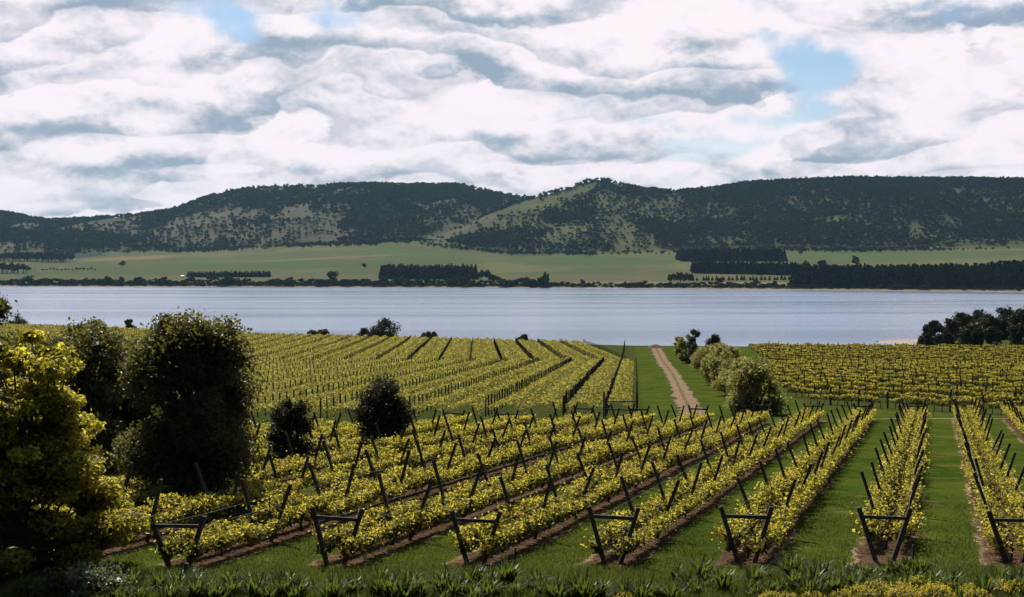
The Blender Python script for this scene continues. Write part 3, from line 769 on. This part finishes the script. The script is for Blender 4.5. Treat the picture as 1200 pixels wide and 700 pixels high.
# trees by the water beyond the vines
ll = [(450, 375, 44, 'bush', 'large dark bush on the lake edge beyond the left vines'), (428, 385, 20, 'bush', 'low dark bush just left of the large lake edge bush'),
      (379, 383, 17, 'round', 'small dark tree on the lake edge left of the large bush'), (368, 387, 16, 'bush', 'low bush on the lake edge at the left of a small dark tree'),
      (506, 388, 20, 'bush', 'round dark bush on the lake edge right of the large bush'), (496, 391, 10, 'bush', 'tiny bush touching the round lake edge bush'),
      (612, 393, 15, 'bush', 'small isolated dark bush on the lake edge near the middle'), (152, 373, 14, 'bush', 'dark lake edge bush left of the tall dark tree'),
      (112, 375, 20, 'bush', 'low dark scrub at the water beyond the yellow tree'), (20, 371, 26, 'bush', 'dark lake edge scrub at the left margin')]
for i, (a, yt, wp, kd, lb) in enumerate(ll):
    d = 480.
    for _ in range(20): d = float(edge(PX(a, d))) + 6
    x = PX(a, d); zt = ZC - (yt - HY) / F * d; h = zt - float(ground(x, d))
    make_tree('lake_bush', lb, a, d, h, wp / F * d, DARKLEAF, 1500 if i else 2800, .55, 50 + i, kd, .1, 16, (.16, .24), .85, 'bush')
# wooded point at the right
pl = [(1086, 379, 20, 452), (1096, 374, 22, 470), (1114, 371, 26, 480), (1130, 367, 28, 500), (1148, 366, 30, 515), (1160, 368, 26, 495), (1176, 359, 36, 500), (1197, 363, 32, 490),
      (1215, 362, 34, 495), (1140, 378, 30, 455), (1108, 384, 20, 462), (1194, 378, 26, 448), (1165, 384, 20, 452), (1212, 380, 24, 440)]
nm = ['leftmost dark tree on the wooded point at right', 'second dark tree from the left tip of the wooded point', 'dark round tree above the sandy bank of the wooded point', 'dark tree left of the middle in the wooded point',
      'broad dark tree in the middle back of the wooded point', 'dark tree left of the tallest one on the wooded point', 'tallest domed tree of the wooded point at right', 'dark tree right of the tallest one on the wooded point',
      'dark tree at the right margin of the wooded point', 'front middle dark tree of the wooded point', 'low dark tree in front near the left tip of the wooded point', 'front dark tree near the right margin of the wooded point',
      'small dark tree beside the grassy gap on the wooded point', 'front corner dark tree of the wooded point at the right margin']
for i, (a, yt, wp, d) in enumerate(pl):
    x = PX(a, d); h = ZC - (yt - HY) / F * d - float(ground(x, d))
    make_tree('point_tree', nm[i], a, d, h, wp / F * d, DARKLEAF, 2600, .75, 70 + i, 'round', .04, 22, (.17, .26), .85)
for i, (a, yt, wp, d, lb) in enumerate(((1060, 399, 9, 420, 'small round dark bush at the water left of the wooded point'), (1166, 402, 24, 408, 'low dark bush in front of the wooded point'), (1120, 401, 16, 425, 'low olive bush below the wooded point'), (1049, 404, 9, 412, 'flat dark scrub beside the sandy spit'))):
    x = PX(a, d); h = ZC - (yt - HY) / F * d - float(ground(x, d))
    make_tree('point_bush', lb, a, d, max(h, 1.0), wp / F * d, DARKLEAF, 900, .5, 90 + i, 'bush', .0, 12, (.17, .26), .8, 'bush')
# sandy spit
sm = rough_mat('shore_sand', (.22, .15, .11), (.42, .31, .24), .3, .95, .3)
u = np.linspace(0, 1, 30); mb = MB(); V = []
for wv, hz in ((-1, -.3), (-.5, .35), (0, .55), (.5, .35), (1, -.3)):
    xx = 146 + u * 34; hw = 1 + 9 * u ** .7 + 1.5 * fbm(u * 6, u * 0 + wv, 3)
    V.append(np.column_stack([xx, 511 + wv * hw * 1.3 + 3 * np.sin(u * 4), hz * (.5 + u * 2.4) + .15 * fbm(u * 9, u * 0 + wv, 8)]))
V = np.stack(V, 1); n, m = V.shape[:2]; I = np.arange(n * m).reshape(n, m)
mb.add(V.reshape(-1, 3), np.stack([I[:-1, :-1], I[:-1, 1:], I[1:, 1:], I[1:, :-1]], -1).reshape(-1, 4)[:, ::-1]); tag(mb.build('sand_spit', sm, smooth=True), kind='structure')

# ------------------------------------------------------------------ trellis frames and vines of the near block
VH, VT, VB = 1.80, .83, .20                 # height, half width at top, half width at foot
legL = MB(); legL.box((-VB, 0, -.25), (-VT - .02, .02, VH + .04), .145, .145, tint=.4); legR = MB(); legR.box((VB, 0, -.25), (VT + .02, .0, VH + .04), .145, .145)
thinL = MB(); thinL.box((-VB, 0, -.25), (-VT - .22, 0, VH + .52), .11, .11); thinR = MB(); thinR.box((VB, 0, -.25), (VT + .22, 0, VH + .52), .11, .11)
bar = MB(); bar.box((-.70, -.085, VH - .27), (.70, -.085, VH - .30), .075, .115)
M_leg = [legL.mesh('post', WOOD), legR.mesh('post', WOOD)]; M_thin = [thinL.mesh('post', WOOD), thinR.mesh('post', WOOD)]; M_bar = bar.mesh('crossbar', WOOD)
protoE = protoI = None
def put_frame(x, y, end, label, group):
    global protoE, protoI
    loc = (x, y, float(ground(x, y))); rz = -ROWANG * (.15 if end else 1) + random.uniform(-.04, .04)
    sc_ = (random.uniform(.95, 1.06), 1, random.uniform(.93, 1.05))
    if end and protoE is None:
        e_ = thing('end_trellis', label, 'trellis', loc, group, rz); ks = [link('post', M_leg[0], e_), link('post', M_leg[1], e_), link('crossbar', M_bar, e_)]
        protoE = (e_, ks); e_.scale = sc_; return e_
    if not end and protoI is None:
        e_ = thing('vine_trellis', label, 'trellis', loc, group, rz); ks = [link('post', M_thin[0], e_), link('post', M_thin[1], e_)]
        protoI = (e_, ks); e_.scale = sc_; return e_
    pr = protoE if end else protoI
    c = copy_thing(pr[0], pr[1], loc, rz, label, group, sc_)
    c.rotation_euler = (random.uniform(-.04, .04), random.uniform(-.05, .05), rz)
    return c
# vine variants: a forked trunk carrying two leaning curtains of leaves
VL = 2.0
def vine_foliage(seed, nl, ls):
    r = np.random.default_rng(seed); mb = MB()
    for sd in (-1, 1):
        n_ = nl // 2
        yy = r.uniform(-VL * .53, VL * .53, n_)
        prof = .28 + .16 * fbm(yy * 1.3 + 50, np.full(n_, seed * 3.3 + sd), seed, 3) * 2
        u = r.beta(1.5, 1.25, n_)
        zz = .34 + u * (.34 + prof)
        xx = sd * (.34 + .42 * (zz - .3)) + r.normal(0, .17, n_)
        sh = r.random(n_) < .10                              # long shoots hanging out or up
        zz[sh] += r.uniform(-.25, .30, sh.sum()); xx[sh] += sd * r.uniform(.0, .25, sh.sum())
        zz = np.maximum(zz, .25)
        lump = fbm(yy * 2.2 + 9, zz * 2.5 + sd * 7, seed + 3, 2)
        keep = (lump + .2 * r.random(n_)) > .44
        c = np.column_stack([xx, yy, zz])[keep]; k = len(c)
        g = np.column_stack([sd * .35 * np.ones(k), np.zeros(k), .55 * np.ones(k)])
        mb.leaves(c, ls * r.uniform(.6, 1.3, k), g, tint=np.clip(sstep(.25, .75, .12 + .55 * u[keep] + .26 * r.normal(size=k)), 0, 1), r=r, bend=.3)  # tint rises with height: sunlit tops and shaded undersides painted into the leaves
        ni = nl // 9                                         # inner leaves tinted dark: shade inside the curtain put into their colour
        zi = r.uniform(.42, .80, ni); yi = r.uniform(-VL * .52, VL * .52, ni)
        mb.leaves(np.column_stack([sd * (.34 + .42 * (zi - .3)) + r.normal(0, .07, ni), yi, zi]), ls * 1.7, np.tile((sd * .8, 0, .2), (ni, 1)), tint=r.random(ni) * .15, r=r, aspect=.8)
    return mb
def vine_trunk(seed):
    r = np.random.default_rng(seed); mb = MB()
    j = r.normal(0, .04, 3)
    mb.tube([(j[0], j[1], -.1), (j[0] * .5, 0, .18), (j[2], j[1], .40)], [.055, .042, .036], 6)
    for sd in (-1, 1):
        mb.tube([(j[2], j[1], .36), (sd * .2, j[1] + .05, .55), (sd * .36, .1, .66)], [.032, .026, .02], 5)
        for e in (-1, 1):
            mb.tube([(sd * .34, .05, .64), (sd * .38, e * .5, .70 + r.normal(0, .02)), (sd * .38, e * VL * .5, .70)], [.02, .016, .012], 5)
            for q_ in (.25, .6, .85):
                mb.tube([(sd * .38, e * q_ * VL * .5, .69), (sd * (.5 + r.normal(0, .05)), e * q_ * VL * .5 + r.normal(0, .1), 1.05), (sd * .58, e * q_ * VL * .5, 1.35)], [.008, .006, .003], 3)
    return mb
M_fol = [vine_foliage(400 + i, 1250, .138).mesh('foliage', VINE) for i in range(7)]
M_tr = [vine_trunk(420 + i).mesh('trunk', BARK) for i in range(4)]
vproto = {}
def put_vine(x, y, label, group):
    i = random.randrange(7)
    loc = (x, y, float(ground(x, y))); rz = -ROWANG + (math.pi if random.random() < .5 else 0) + random.uniform(-.05, .05)
    s_ = random.uniform(.90, 1.12); s3 = (s_ * random.uniform(.9, 1.1), 1.0, s_ * random.uniform(.80, 1.12))
    if i not in vproto:
        e_ = thing('grapevine', label, 'grapevine', loc, group, rz); e_.scale = s3
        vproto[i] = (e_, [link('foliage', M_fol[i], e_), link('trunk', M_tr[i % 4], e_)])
    else:
        copy_thing(vproto[i][0], vproto[i][1], loc, rz, label, group, s3)
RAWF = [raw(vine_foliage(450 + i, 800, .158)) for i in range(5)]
RAWT = [raw(vine_trunk(460 + i)) for i in range(3)]
order = np.argsort(-ROWX)                                     # from the right
rows = sorted(range(len(ROWX)), key=lambda i: ROWX[i])
front = [i for i in rows if ROWX[i] > -11.5]                  # rows whose near end frame is in view, left to right
fname = {}
for j, i in enumerate(front): fname[i] = ORD[j] + ' end frame from the left' if j else 'leftmost end frame'
cand = []; nfr = 0
for i in rows:
    x0, d0 = ROWX[i], ROWD[i]
    if i in fname: rowtxt = 'in the row behind the ' + fname[i]
    else: rowtxt = None
    s0 = (d0 - 43) / RDIR[1]
    k = 0; s = s0
    fr = []
    while True:
        x = x0 + RDIR[0] * s; y = 43 + RDIR[1] * s
        if y > row_end(x): break
        fr.append((x, y)); s += 5.75 + random.uniform(-.15, .15)
    xe = fr[-1]
    def hid(x, y, m=0): return any((x - a) ** 2 + (y - b) ** 2 < (c + m) ** 2 for a, b, c in TREEXY) or (y < 66 and (x / y * F + CX) < 40)
    vis = [f for f in fr if -20 < f[0] / f[1] * F + CX < 1225 and not hid(*f)]
    for k, f in enumerate(fr):
        if f not in vis: continue
        last = k == len(fr) - 1
        if rowtxt:
            if k == 0: lb, gp = 'V-shaped timber frame with crossbar, %s of the near row ends' % fname[i].replace(' end frame', '').replace('the left', 'left'), 'near end frames of the vine rows'
            elif last: lb, gp = 'small V frame with crossbar, far end of row behind ' + fname[i].replace('the left', 'left'), 'far end frames of the vine rows'
            elif k <= 8: lb, gp = ORD[k - 1] + ' pair of leaning posts ' + rowtxt, 'leaning trellis post pairs of the near vines'
            else: lb, gp = 'distant pair of leaning posts ' + rowtxt, 'leaning trellis post pairs of the near vines'
        else:
            rk = rows.index(front[0]) - rows.index(i)
            rt = 'in %s vine row back from leftmost end frame' % (ORD[rk - 1] if rk <= 10 else 'furthest')
            if last: lb, gp = 'V frame at far end, ' + rt, 'far end frames of the vine rows'
            else: lb, gp = 'pair of leaning dark posts ' + rt, 'leaning trellis post pairs of the near vines'
        put_frame(f[0], f[1], k == 0 or last, lb, gp); nfr += 1
    s = s0 + .75
    while True:
        x = x0 + RDIR[0] * s; y = 43 + RDIR[1] * s
        if y > row_end(x) - .6: break
        pp = x / y * F + CX
        if -25 < pp < 1235 and not hid(x, y, -.6): cand.append((y, x, i))
        s += VL * .97
cand.sort()
wiremat = rough_mat('fence_wire', (.25, .25, .25), (.45, .45, .43), 3, .45, .1)
for i in front:
    x0, d0 = ROWX[i], ROWD[i]
    for sd, sn in ((-1, 'left'), (1, 'right')):
        ss_ = np.arange((d0 - 43) / RDIR[1], (100 - 43) / RDIR[1], 2.9)
        X = x0 + RDIR[0] * ss_ + RN[0] * sd * .72; Y = 43 + RDIR[1] * ss_ + RN[1] * sd * .72
        Z = ground(X, Y) + 1.42 - .03 * (np.arange(len(ss_)) % 2)
        mb = MB(); mb.tube(np.column_stack([X, Y, Z]), .0035, 4)
        tag(mb.build('trellis_wire', wiremat), 'thin wire on the %s side of the row behind %s' % (sn, fname[i].replace('the left', 'left')), 'wire', 'wires of the near trellised rows')
print('frames', nfr, 'vines', len(cand))
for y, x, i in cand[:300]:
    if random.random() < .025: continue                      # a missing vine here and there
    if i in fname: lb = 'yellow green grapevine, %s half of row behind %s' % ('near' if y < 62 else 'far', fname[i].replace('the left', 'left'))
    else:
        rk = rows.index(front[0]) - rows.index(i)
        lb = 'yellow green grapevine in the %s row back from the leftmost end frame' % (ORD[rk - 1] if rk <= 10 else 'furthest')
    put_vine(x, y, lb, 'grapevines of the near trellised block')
rest = MB()
for (y, x, i) in cand[300:]:
    a = -ROWANG + random.uniform(-.06, .06); ca, sa = math.cos(a), math.sin(a); z = float(ground(x, y))
    for src, mt in ((random.choice(RAWF), 0), (random.choice(RAWT), 1)):
        v = src[0] * (1, 1, random.uniform(.88, 1.1))
        rest.add(np.column_stack([v[:, 0] * ca - v[:, 1] * sa + x, v[:, 0] * sa + v[:, 1] * ca + y, v[:, 2] + z]), src[1], mt, src[3])
tag(rest.build('grapevine_rows', [VINE, BARK]), 'receding rows of yellow green vines at the far side of the near trellised block', 'vines', None, 'stuff')

# ------------------------------------------------------------------ level-canopy block beyond, left of the track
BD1 = np.array([.096, 1.0]); BD2 = np.array([-.028, 1.0])
PER = 7.2
leaf = MB(); posts = []
KN = 290.
for k in range(-1, 40):
    xr = 11.6 - PER * k                                      # right-hand post line of this bay at d = 118
    def line(y): return np.where(y < KN, xr + .096 * (y - 118), xr + .096 * (KN - 118) - .028 * (y - KN) - 1.5)
    xm = xr
    # canopy of this bay lies left of its post line
    y0 = 100.
    n_ = 25000
    yy = 112 + (620 - 112) * rng.random(n_) ** 1.35
    off = rng.uniform(.55, PER - .15, n_)
    xx = line(yy) - off
    if k == -1: continue
    ok = (yy > row_end(xx) + 15.5) & (yy < edge(xx) - 4) & (np.abs(yy - KN) > 1.2)
    pxl = xx / yy * F + CX; ok &= (pxl > -130) & (xx < left_block_right(yy) + .1)
    xx, yy, off = xx[ok], yy[ok], off[ok]; n_ = len(xx)
    if n_:
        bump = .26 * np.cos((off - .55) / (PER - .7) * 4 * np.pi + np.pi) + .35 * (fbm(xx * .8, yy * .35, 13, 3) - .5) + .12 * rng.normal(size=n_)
        zz = ground(xx, yy) + 1.12 + bump
        sz = np.interp(yy, [112, 200, 300, 600], [.20, .27, .36, .62]) * rng.uniform(.6, 1.35, n_)
        g = np.column_stack([np.zeros(n_), np.full(n_, -.45), np.full(n_, .9)])
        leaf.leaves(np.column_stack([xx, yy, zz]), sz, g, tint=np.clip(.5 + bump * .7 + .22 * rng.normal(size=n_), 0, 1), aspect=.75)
        # skirts hanging down the edge of the bay
        sel = rng.random(n_) < .22
        ys_ = yy[sel]; xs_ = line(ys_) - np.where(rng.random(sel.sum()) < .6, .75, PER - .4) + rng.normal(0, .12, sel.sum())
        leaf.leaves(np.column_stack([xs_, ys_, ground(xs_, ys_) + rng.uniform(.35, 1.1, sel.sum())]), sz[sel] * .9, None, tint=rng.random(sel.sum()) * .5)
    y = row_at = 116.
    while y < 600:
        x = float(line(np.array(y)))
        pp = x / y * F + CX
        if y > row_end(x) + 14.5 and y < edge(x) - 3 and -20 < pp < 1220: posts.append((y, x, k, 0))
        y += 2.55 if y < KN else 3.4
        if abs(y - KN) < 1.5: y += 3
print('level canopy leaves', leaf.nv // 4, 'posts', len(posts))
tag(leaf.build('vine_canopy', VINEFAR), 'broad low sheet of yellow green vine canopy left of the dirt track', 'vines', None, 'stuff')
# right edge of that block: a second, closer post line
y = 118.
while y < 405:
    posts.append((y, float(left_block_right(y)) - 3.1 * 1.0, 60, 0)); y += 2.2
# block right of the track: rows seen side on
rd = np.array([-.60, .80]); rn = np.array([.80, .60]); leaf2 = MB(); trunks2 = MB()
p0 = np.array([PX(1200, 124.0), 124.0])
o0 = p0 @ rn
for k in range(0, 46):
    c0_ = o0 + k * 9.0 - .5
    t_ = np.arange(-220, 420, .5)
    base = rn * c0_ + rd * (t_[:, None]) + (p0 @ rd) * rd
    inb = right_block(base[:, 0], base[:, 1]) & (base[:, 0] / base[:, 1] * F + CX < 1240)
    if not inb.any(): continue
    tt = t_[inb]
    n_ = int(len(tt) * .5 * np.interp(np.median(base[inb][:, 1]), [130, 300], [190, 85]))
    s_ = rng.choice(tt, n_) + rng.uniform(-.25, .25, n_)
    xy = rn * c0_ + rd * s_[:, None] + (p0 @ rd) * rd + rng.normal(0, .22, (n_, 1)) * rn
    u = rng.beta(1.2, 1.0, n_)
    lump = fbm(s_ * .55, np.full(n_, k * 5.5), 19, 3)
    kp = lump + .15 * rng.random(n_) > .37; xy, u, lump = xy[kp], u[kp], lump[kp]; n_ = len(u)
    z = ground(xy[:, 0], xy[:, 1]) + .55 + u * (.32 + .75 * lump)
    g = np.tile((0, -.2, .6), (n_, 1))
    leaf2.leaves(np.column_stack([xy, z]), np.interp(xy[:, 1], [120, 400], [.20, .40]) * rng.uniform(.6, 1.3, n_), g, tint=np.clip(sstep(.3, .85, .05 + .75 * u + .16 * rng.normal(size=n_)), 0, 1))  # tint follows height, painting a lit top and shaded foot on each row
    s = tt[0] + rng.uniform(0, 2); j = 0
    while s < tt[-1]:
        x, y = rn * c0_ + rd * s + (p0 @ rd) * rd
        if right_block(np.array(x), np.array(y)) and x / y * F + CX < 1235:
            if j % 4 == 0: posts.append((y, x, 100 + k, 1))
            elif y < 230:
                z = float(ground(x, y)); trunks2.tube([(x, y, z - .1), (x + .05, y, z + .4), (x, y, z + .85)], [.05, .04, .03], 5)
        s += .95; j += 1
leaf2.add(np.concatenate(trunks2.v), np.concatenate(trunks2.f[4]), 1, .5)
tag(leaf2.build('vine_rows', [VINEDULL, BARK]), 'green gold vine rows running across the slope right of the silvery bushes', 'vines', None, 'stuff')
print('right leaves', leaf2.nv // 4, 'posts', len(posts))
posts = [p_ for p_ in posts if not any((p_[1] - a) ** 2 + (p_[0] - b) ** 2 < c * c for a, b, c in TREEXY)]
posts.sort()
pm_ = MB(); pm_.box((0, 0, -.3), (0, 0, 1), .10, .10); M_post = pm_.mesh('vine_post', POSTW)
stuffp = MB(); pfirst = None
for n_, (y, x, k, blk_) in enumerate(posts):
    h = (1.95 if blk_ == 0 else 1.9) * random.uniform(.92, 1.08)
    loc = (x, y, float(ground(x, y)))
    if n_ < 300:
        if blk_ == 0: lb = 'upright dark vine post in the %s post line left of the dirt track' % ('second' if k == 60 else 'first' if k == 0 else ORD[k + 1] if k < 8 else 'further')
        else: lb = 'upright dark vine post in the %s cross row right of the silvery bushes' % (ORD[k - 100] if k < 110 else 'upper')
        gp = 'posts of the level vine block left of the track' if blk_ == 0 else 'posts of the vine rows right of the track'
        if pfirst is None:
            o = link('vine_post', M_post); pfirst = o
        else:
            o = pfirst.copy(); COL.objects.link(o)
        o.location = loc; o.scale = (1.5, 1.5, h) if blk_ else (1.15, 1.15, h); o.rotation_euler = (random.uniform(-.02, .02), random.uniform(-.03, .03), random.uniform(0, 1.5)); tag(o, lb, 'post', gp)
    else:
        stuffp.box((x, y, loc[2] - .2), (x + random.uniform(-.04, .04), y, loc[2] + h), .15 if blk_ or y > 250 else .12)
tag(stuffp.build('vine_posts', POSTW), 'small dark vine posts receding toward the lake on both sides of the track', 'posts', None, 'stuff')
# box-like end assembly of the level block beside the track
xa, xb = 8.6, 11.65; ya = 119.5
br = thing('post_frame', 'rectangular frame of tall posts and two crossbars beside the near end of the dirt track', 'post frame', ((xa + xb) / 2, ya, float(ground(10, ya))))
hw = (xb - xa) / 2
for sd in (-1, 1):
    mb = MB(); mb.box((sd * hw, 0, -.3), (sd * hw, 0, 2.5), .16); mb.build('post', WOOD, br)
for z_ in (1.55, .85):
    mb = MB(); mb.box((-hw + .05, -.14, z_), (hw - .05, -.14, z_ + (.02 if z_ > 1 else -.1)), .10, .12); mb.build('crossbar', WOOD, br)

# ------------------------------------------------------------------ foreground planting
def strap_mesh(seed, n=46, L=.85):
    r = np.random.default_rng(seed); mb = MB()
    for i in range(n):
        a = r.uniform(0, 6.28); l = L * r.uniform(.6, 1.1); lean = r.uniform(.15, .75); wd = r.uniform(.028, .045)
        dirv = np.array((math.cos(a), math.sin(a), 0)); sd = np.array((-math.sin(a), math.cos(a), 0)); b = dirv * r.uniform(0, .13) + sd * r.normal(0, .05)
        V = []
        for u, ww in ((0, .8), (.35, 1), (.7, .85), (1, .08)):
            out_ = lean * l * (u ** 1.6); up_ = l * (u - .45 * lean * u * u - .25 * max(0, lean - .4) * u ** 3)
            c = b + dirv * out_ + np.array((0, 0, up_)); V += [c - sd * wd * ww, c + sd * wd * ww]
        mb.add(V, [[0, 1, 3, 2], [2, 3, 5, 4], [4, 5, 7, 6]], 0, np.clip(r.normal(.5, .25), 0, 1))
    return mb.mesh('strap_leaf_plant', STRAP)
SM = [strap_mesh(500 + i) for i in range(6)]; sfirst = {}
def put(name, meshes, store, x, y, s_, label, cat, group, sink=.02):
    i = random.randrange(len(meshes))
    if i not in store: o = link(name, meshes[i]); store[i] = o
    else: o = store[i].copy(); COL.objects.link(o)
    o.location = (x, y, float(ground(x, y)) - sink); o.scale = (s_, s_, s_ * random.uniform(.9, 1.15)); o.rotation_euler = (0, 0, random.uniform(0, 6.28))
    return tag(o, label, cat, group)
r = np.random.default_rng(77)
for i in range(230):
    pxx = r.uniform(130, 1215)
    if pxx < 640: d = r.uniform(36.2, 39.0)
    elif pxx < 790: d = r.uniform(36.0, 36.8)
    else: d = r.uniform(37.0, 40.6)
    where = 'left' if pxx < 640 else 'middle' if pxx < 800 else 'right'
    put('strap_leaf_plant', SM, sfirst, PX(pxx, d), d, r.uniform(.45, 1.1), 'green strap-leaved clump in the %s part of the bottom border' % where, 'plant', 'strap-leaved clumps along the bottom border')
# low yellow-flowered shrubs
def flower_mesh(seed):
    r = np.random.default_rng(seed); A = MB(); B = MB()
    n_ = 420; a = r.uniform(0, 6.28, n_); rr = .55 * r.random(n_) ** .5; h = .40 * (1 - (rr / .6) ** 2) * (.75 + .5 * fbm(np.cos(a) * rr * 5 + 9, np.sin(a) * rr * 5 + 9, seed, 2)) + .05
    c = np.column_stack([np.cos(a) * rr, np.sin(a) * rr, h * r.random(n_) ** .6])
    B.leaves(c, .09, np.tile((0, 0, .5), (n_, 1)), r=r)
    for i in range(44):
        a_ = r.uniform(0, 6.28); q_ = .52 * r.random() ** .5; z0 = .40 * (1 - (q_ / .62) ** 2) * r.uniform(.85, 1.15)
        c0_ = np.array((math.cos(a_) * q_, math.sin(a_) * q_, z0)); k = 9
        pts = c0_ + np.column_stack([r.normal(0, .022, k), r.normal(0, .022, k), np.linspace(0, .16, k)])
        A.leaves(pts, .065, np.tile((0, -.3, .5), (k, 1)), r=r)
    return B, A
ffirst = None; fkids = []
FV = [flower_mesh(600 + i) for i in range(4)]; fst = {}
def joined(b, a):
    for k in (4,):
        a.m[k] = [x_ + 1 for x_ in a.m[k]]
        b.f[k] += [x_ + b.nv for x_ in a.f[k]]; b.m[k] += a.m[k]
    b.v += a.v; b.t += a.t; b.nv += a.nv
    return b.mesh('flowering_shrub', [FLOWLEAF, FLOWER])
FMM = [joined(b, a) for b, a in FV]
fl = [(735, 36.0), (765, 36.0), (800, 36.0)] + [(905, 36.4), (925, 36.3), (955, 36.6), (990, 36.5)] + [(1030, 37.1), (1055, 37.0), (1078, 37.4), (1097, 37.2), (1118, 37.5), (1140, 37.3), (1172, 37.6), (1192, 37.4), (1212, 37.5), (1012, 36.3), (1148, 36.6), (1100, 36.4), (1060, 36.3)]
for j, (pxx, d) in enumerate(fl):
    i = random.randrange(4); x = PX(pxx, d); loc = (x, d, float(ground(x, d)) + .02); s_ = random.uniform(.7, 1.1) * (.75 if pxx < 1000 else 1)
    lb = 'low shrub tipped with yellow flowers in the %s of the bottom border' % ('middle' if pxx < 850 else 'right half' if pxx < 1010 else 'right corner')
    put('flowering_shrub', FMM, fst, x, d, s_, lb, 'shrub', 'yellow flowered shrubs along the bottom border')
make_tree('pale_shrub', 'low shrub with pale whitish leaves at the bottom left below the yellow tree', 108, 37.6, .95, 2.6, PALE, 900, .12, 131, 'bush', .0, 14, (.16, .24), .7, 'shrub')
make_tree('pale_shrub', 'small dull green shrub at the bottom left corner', 40, 37.2, .8, 2.2, STRAP, 900, .12, 132, 'bush', .0, 14, (.16, .24), .7, 'shrub')
# stakes
for pxx, d, h, lb in ((603, 41.5, .75, 'thin dark stake in the grass right of the third end frame'), (1071, 41.5, .85, 'thin dark stake right of the frame near the lower right'), (216, 40.2, .5, 'short dark stump in the grass by the leftmost end frame')):
    x = PX(pxx, d); mb = MB(); mb.box((0, 0, -.2), (.03, 0, h), .06 if h > .6 else .13); o = mb.build('stake', WOOD, None, (x, d, float(ground(x, d)))); tag(o, lb, 'stake')
# grass
n_ = 150000
d = 35.2 + (62 - 35.2) * rng.random(n_) ** 1.7; pxx = rng.uniform(-30, 1230, n_); x = PX(pxx, d)
q = x - .3309 * (d - 43); ixx = np.clip(np.searchsorted(srt, q), 1, len(srt) - 1)
rd_ = np.minimum(np.abs(q - srt[ixx - 1]), np.abs(q - srt[ixx])) * RDIR[1]
ok = ((d < 42.3) | (rd_ > 1.0 + .25 * rng.random(n_))) & (fbm(x * .7, d * .7, 31, 3) + .25 * rng.random(n_) > .42 + .22 * sstep(44, 62, d))
x, d = x[ok], d[ok]; n_ = len(x); z = ground(x, d); a = rng.uniform(0, 6.28, n_)
hb = np.where(d < 41.5, rng.uniform(.10, .30, n_), rng.uniform(.05, .13, n_)); lx, ly = rng.normal(0, .35, n_) * hb, rng.normal(0, .35, n_) * hb
wdt = np.where(d < 41.5, .016, .022); V = np.stack([np.column_stack([x - np.cos(a) * wdt, d - np.sin(a) * wdt, z - .01]), np.column_stack([x + np.cos(a) * wdt, d + np.sin(a) * wdt, z - .01]), np.column_stack([x + lx, d + ly, z + hb])], 1).reshape(-1, 3)
mb = MB(); mb.add(V, np.arange(3 * n_).reshape(n_, 3), 0, np.repeat(rng.random(n_), 3))
tag(mb.build('grass', GRASSB), 'short green grass at the foot of the near vines', 'grass', None, 'stuff')

# ------------------------------------------------------------------ air
hz = MB(); hz.add([(-9500, -120, -40), (9500, -120, -40), (9500, 9800, -40), (-9500, 9800, -40), (-9500, -120, 640), (9500, -120, 640), (9500, 9800, 640), (-9500, 9800, 640)],
                  [[3, 2, 1, 0], [4, 5, 6, 7], [0, 1, 5, 4], [1, 2, 6, 5], [2, 3, 7, 6], [3, 0, 4, 7]])
am, t = new_mat('haze_air'); o_ = t.n('ShaderNodeOutputMaterial'); pv = t.n('ShaderNodeVolumePrincipled')
pv.inputs['Color'].default_value = (.42, .74, 1.0, 1); pv.inputs['Density'].default_value = 1.7e-5; pv.inputs['Anisotropy'].default_value = .2
t.l(pv.outputs[0], o_.inputs['Volume'])
tag(hz.build('haze', am), kind='stuff')
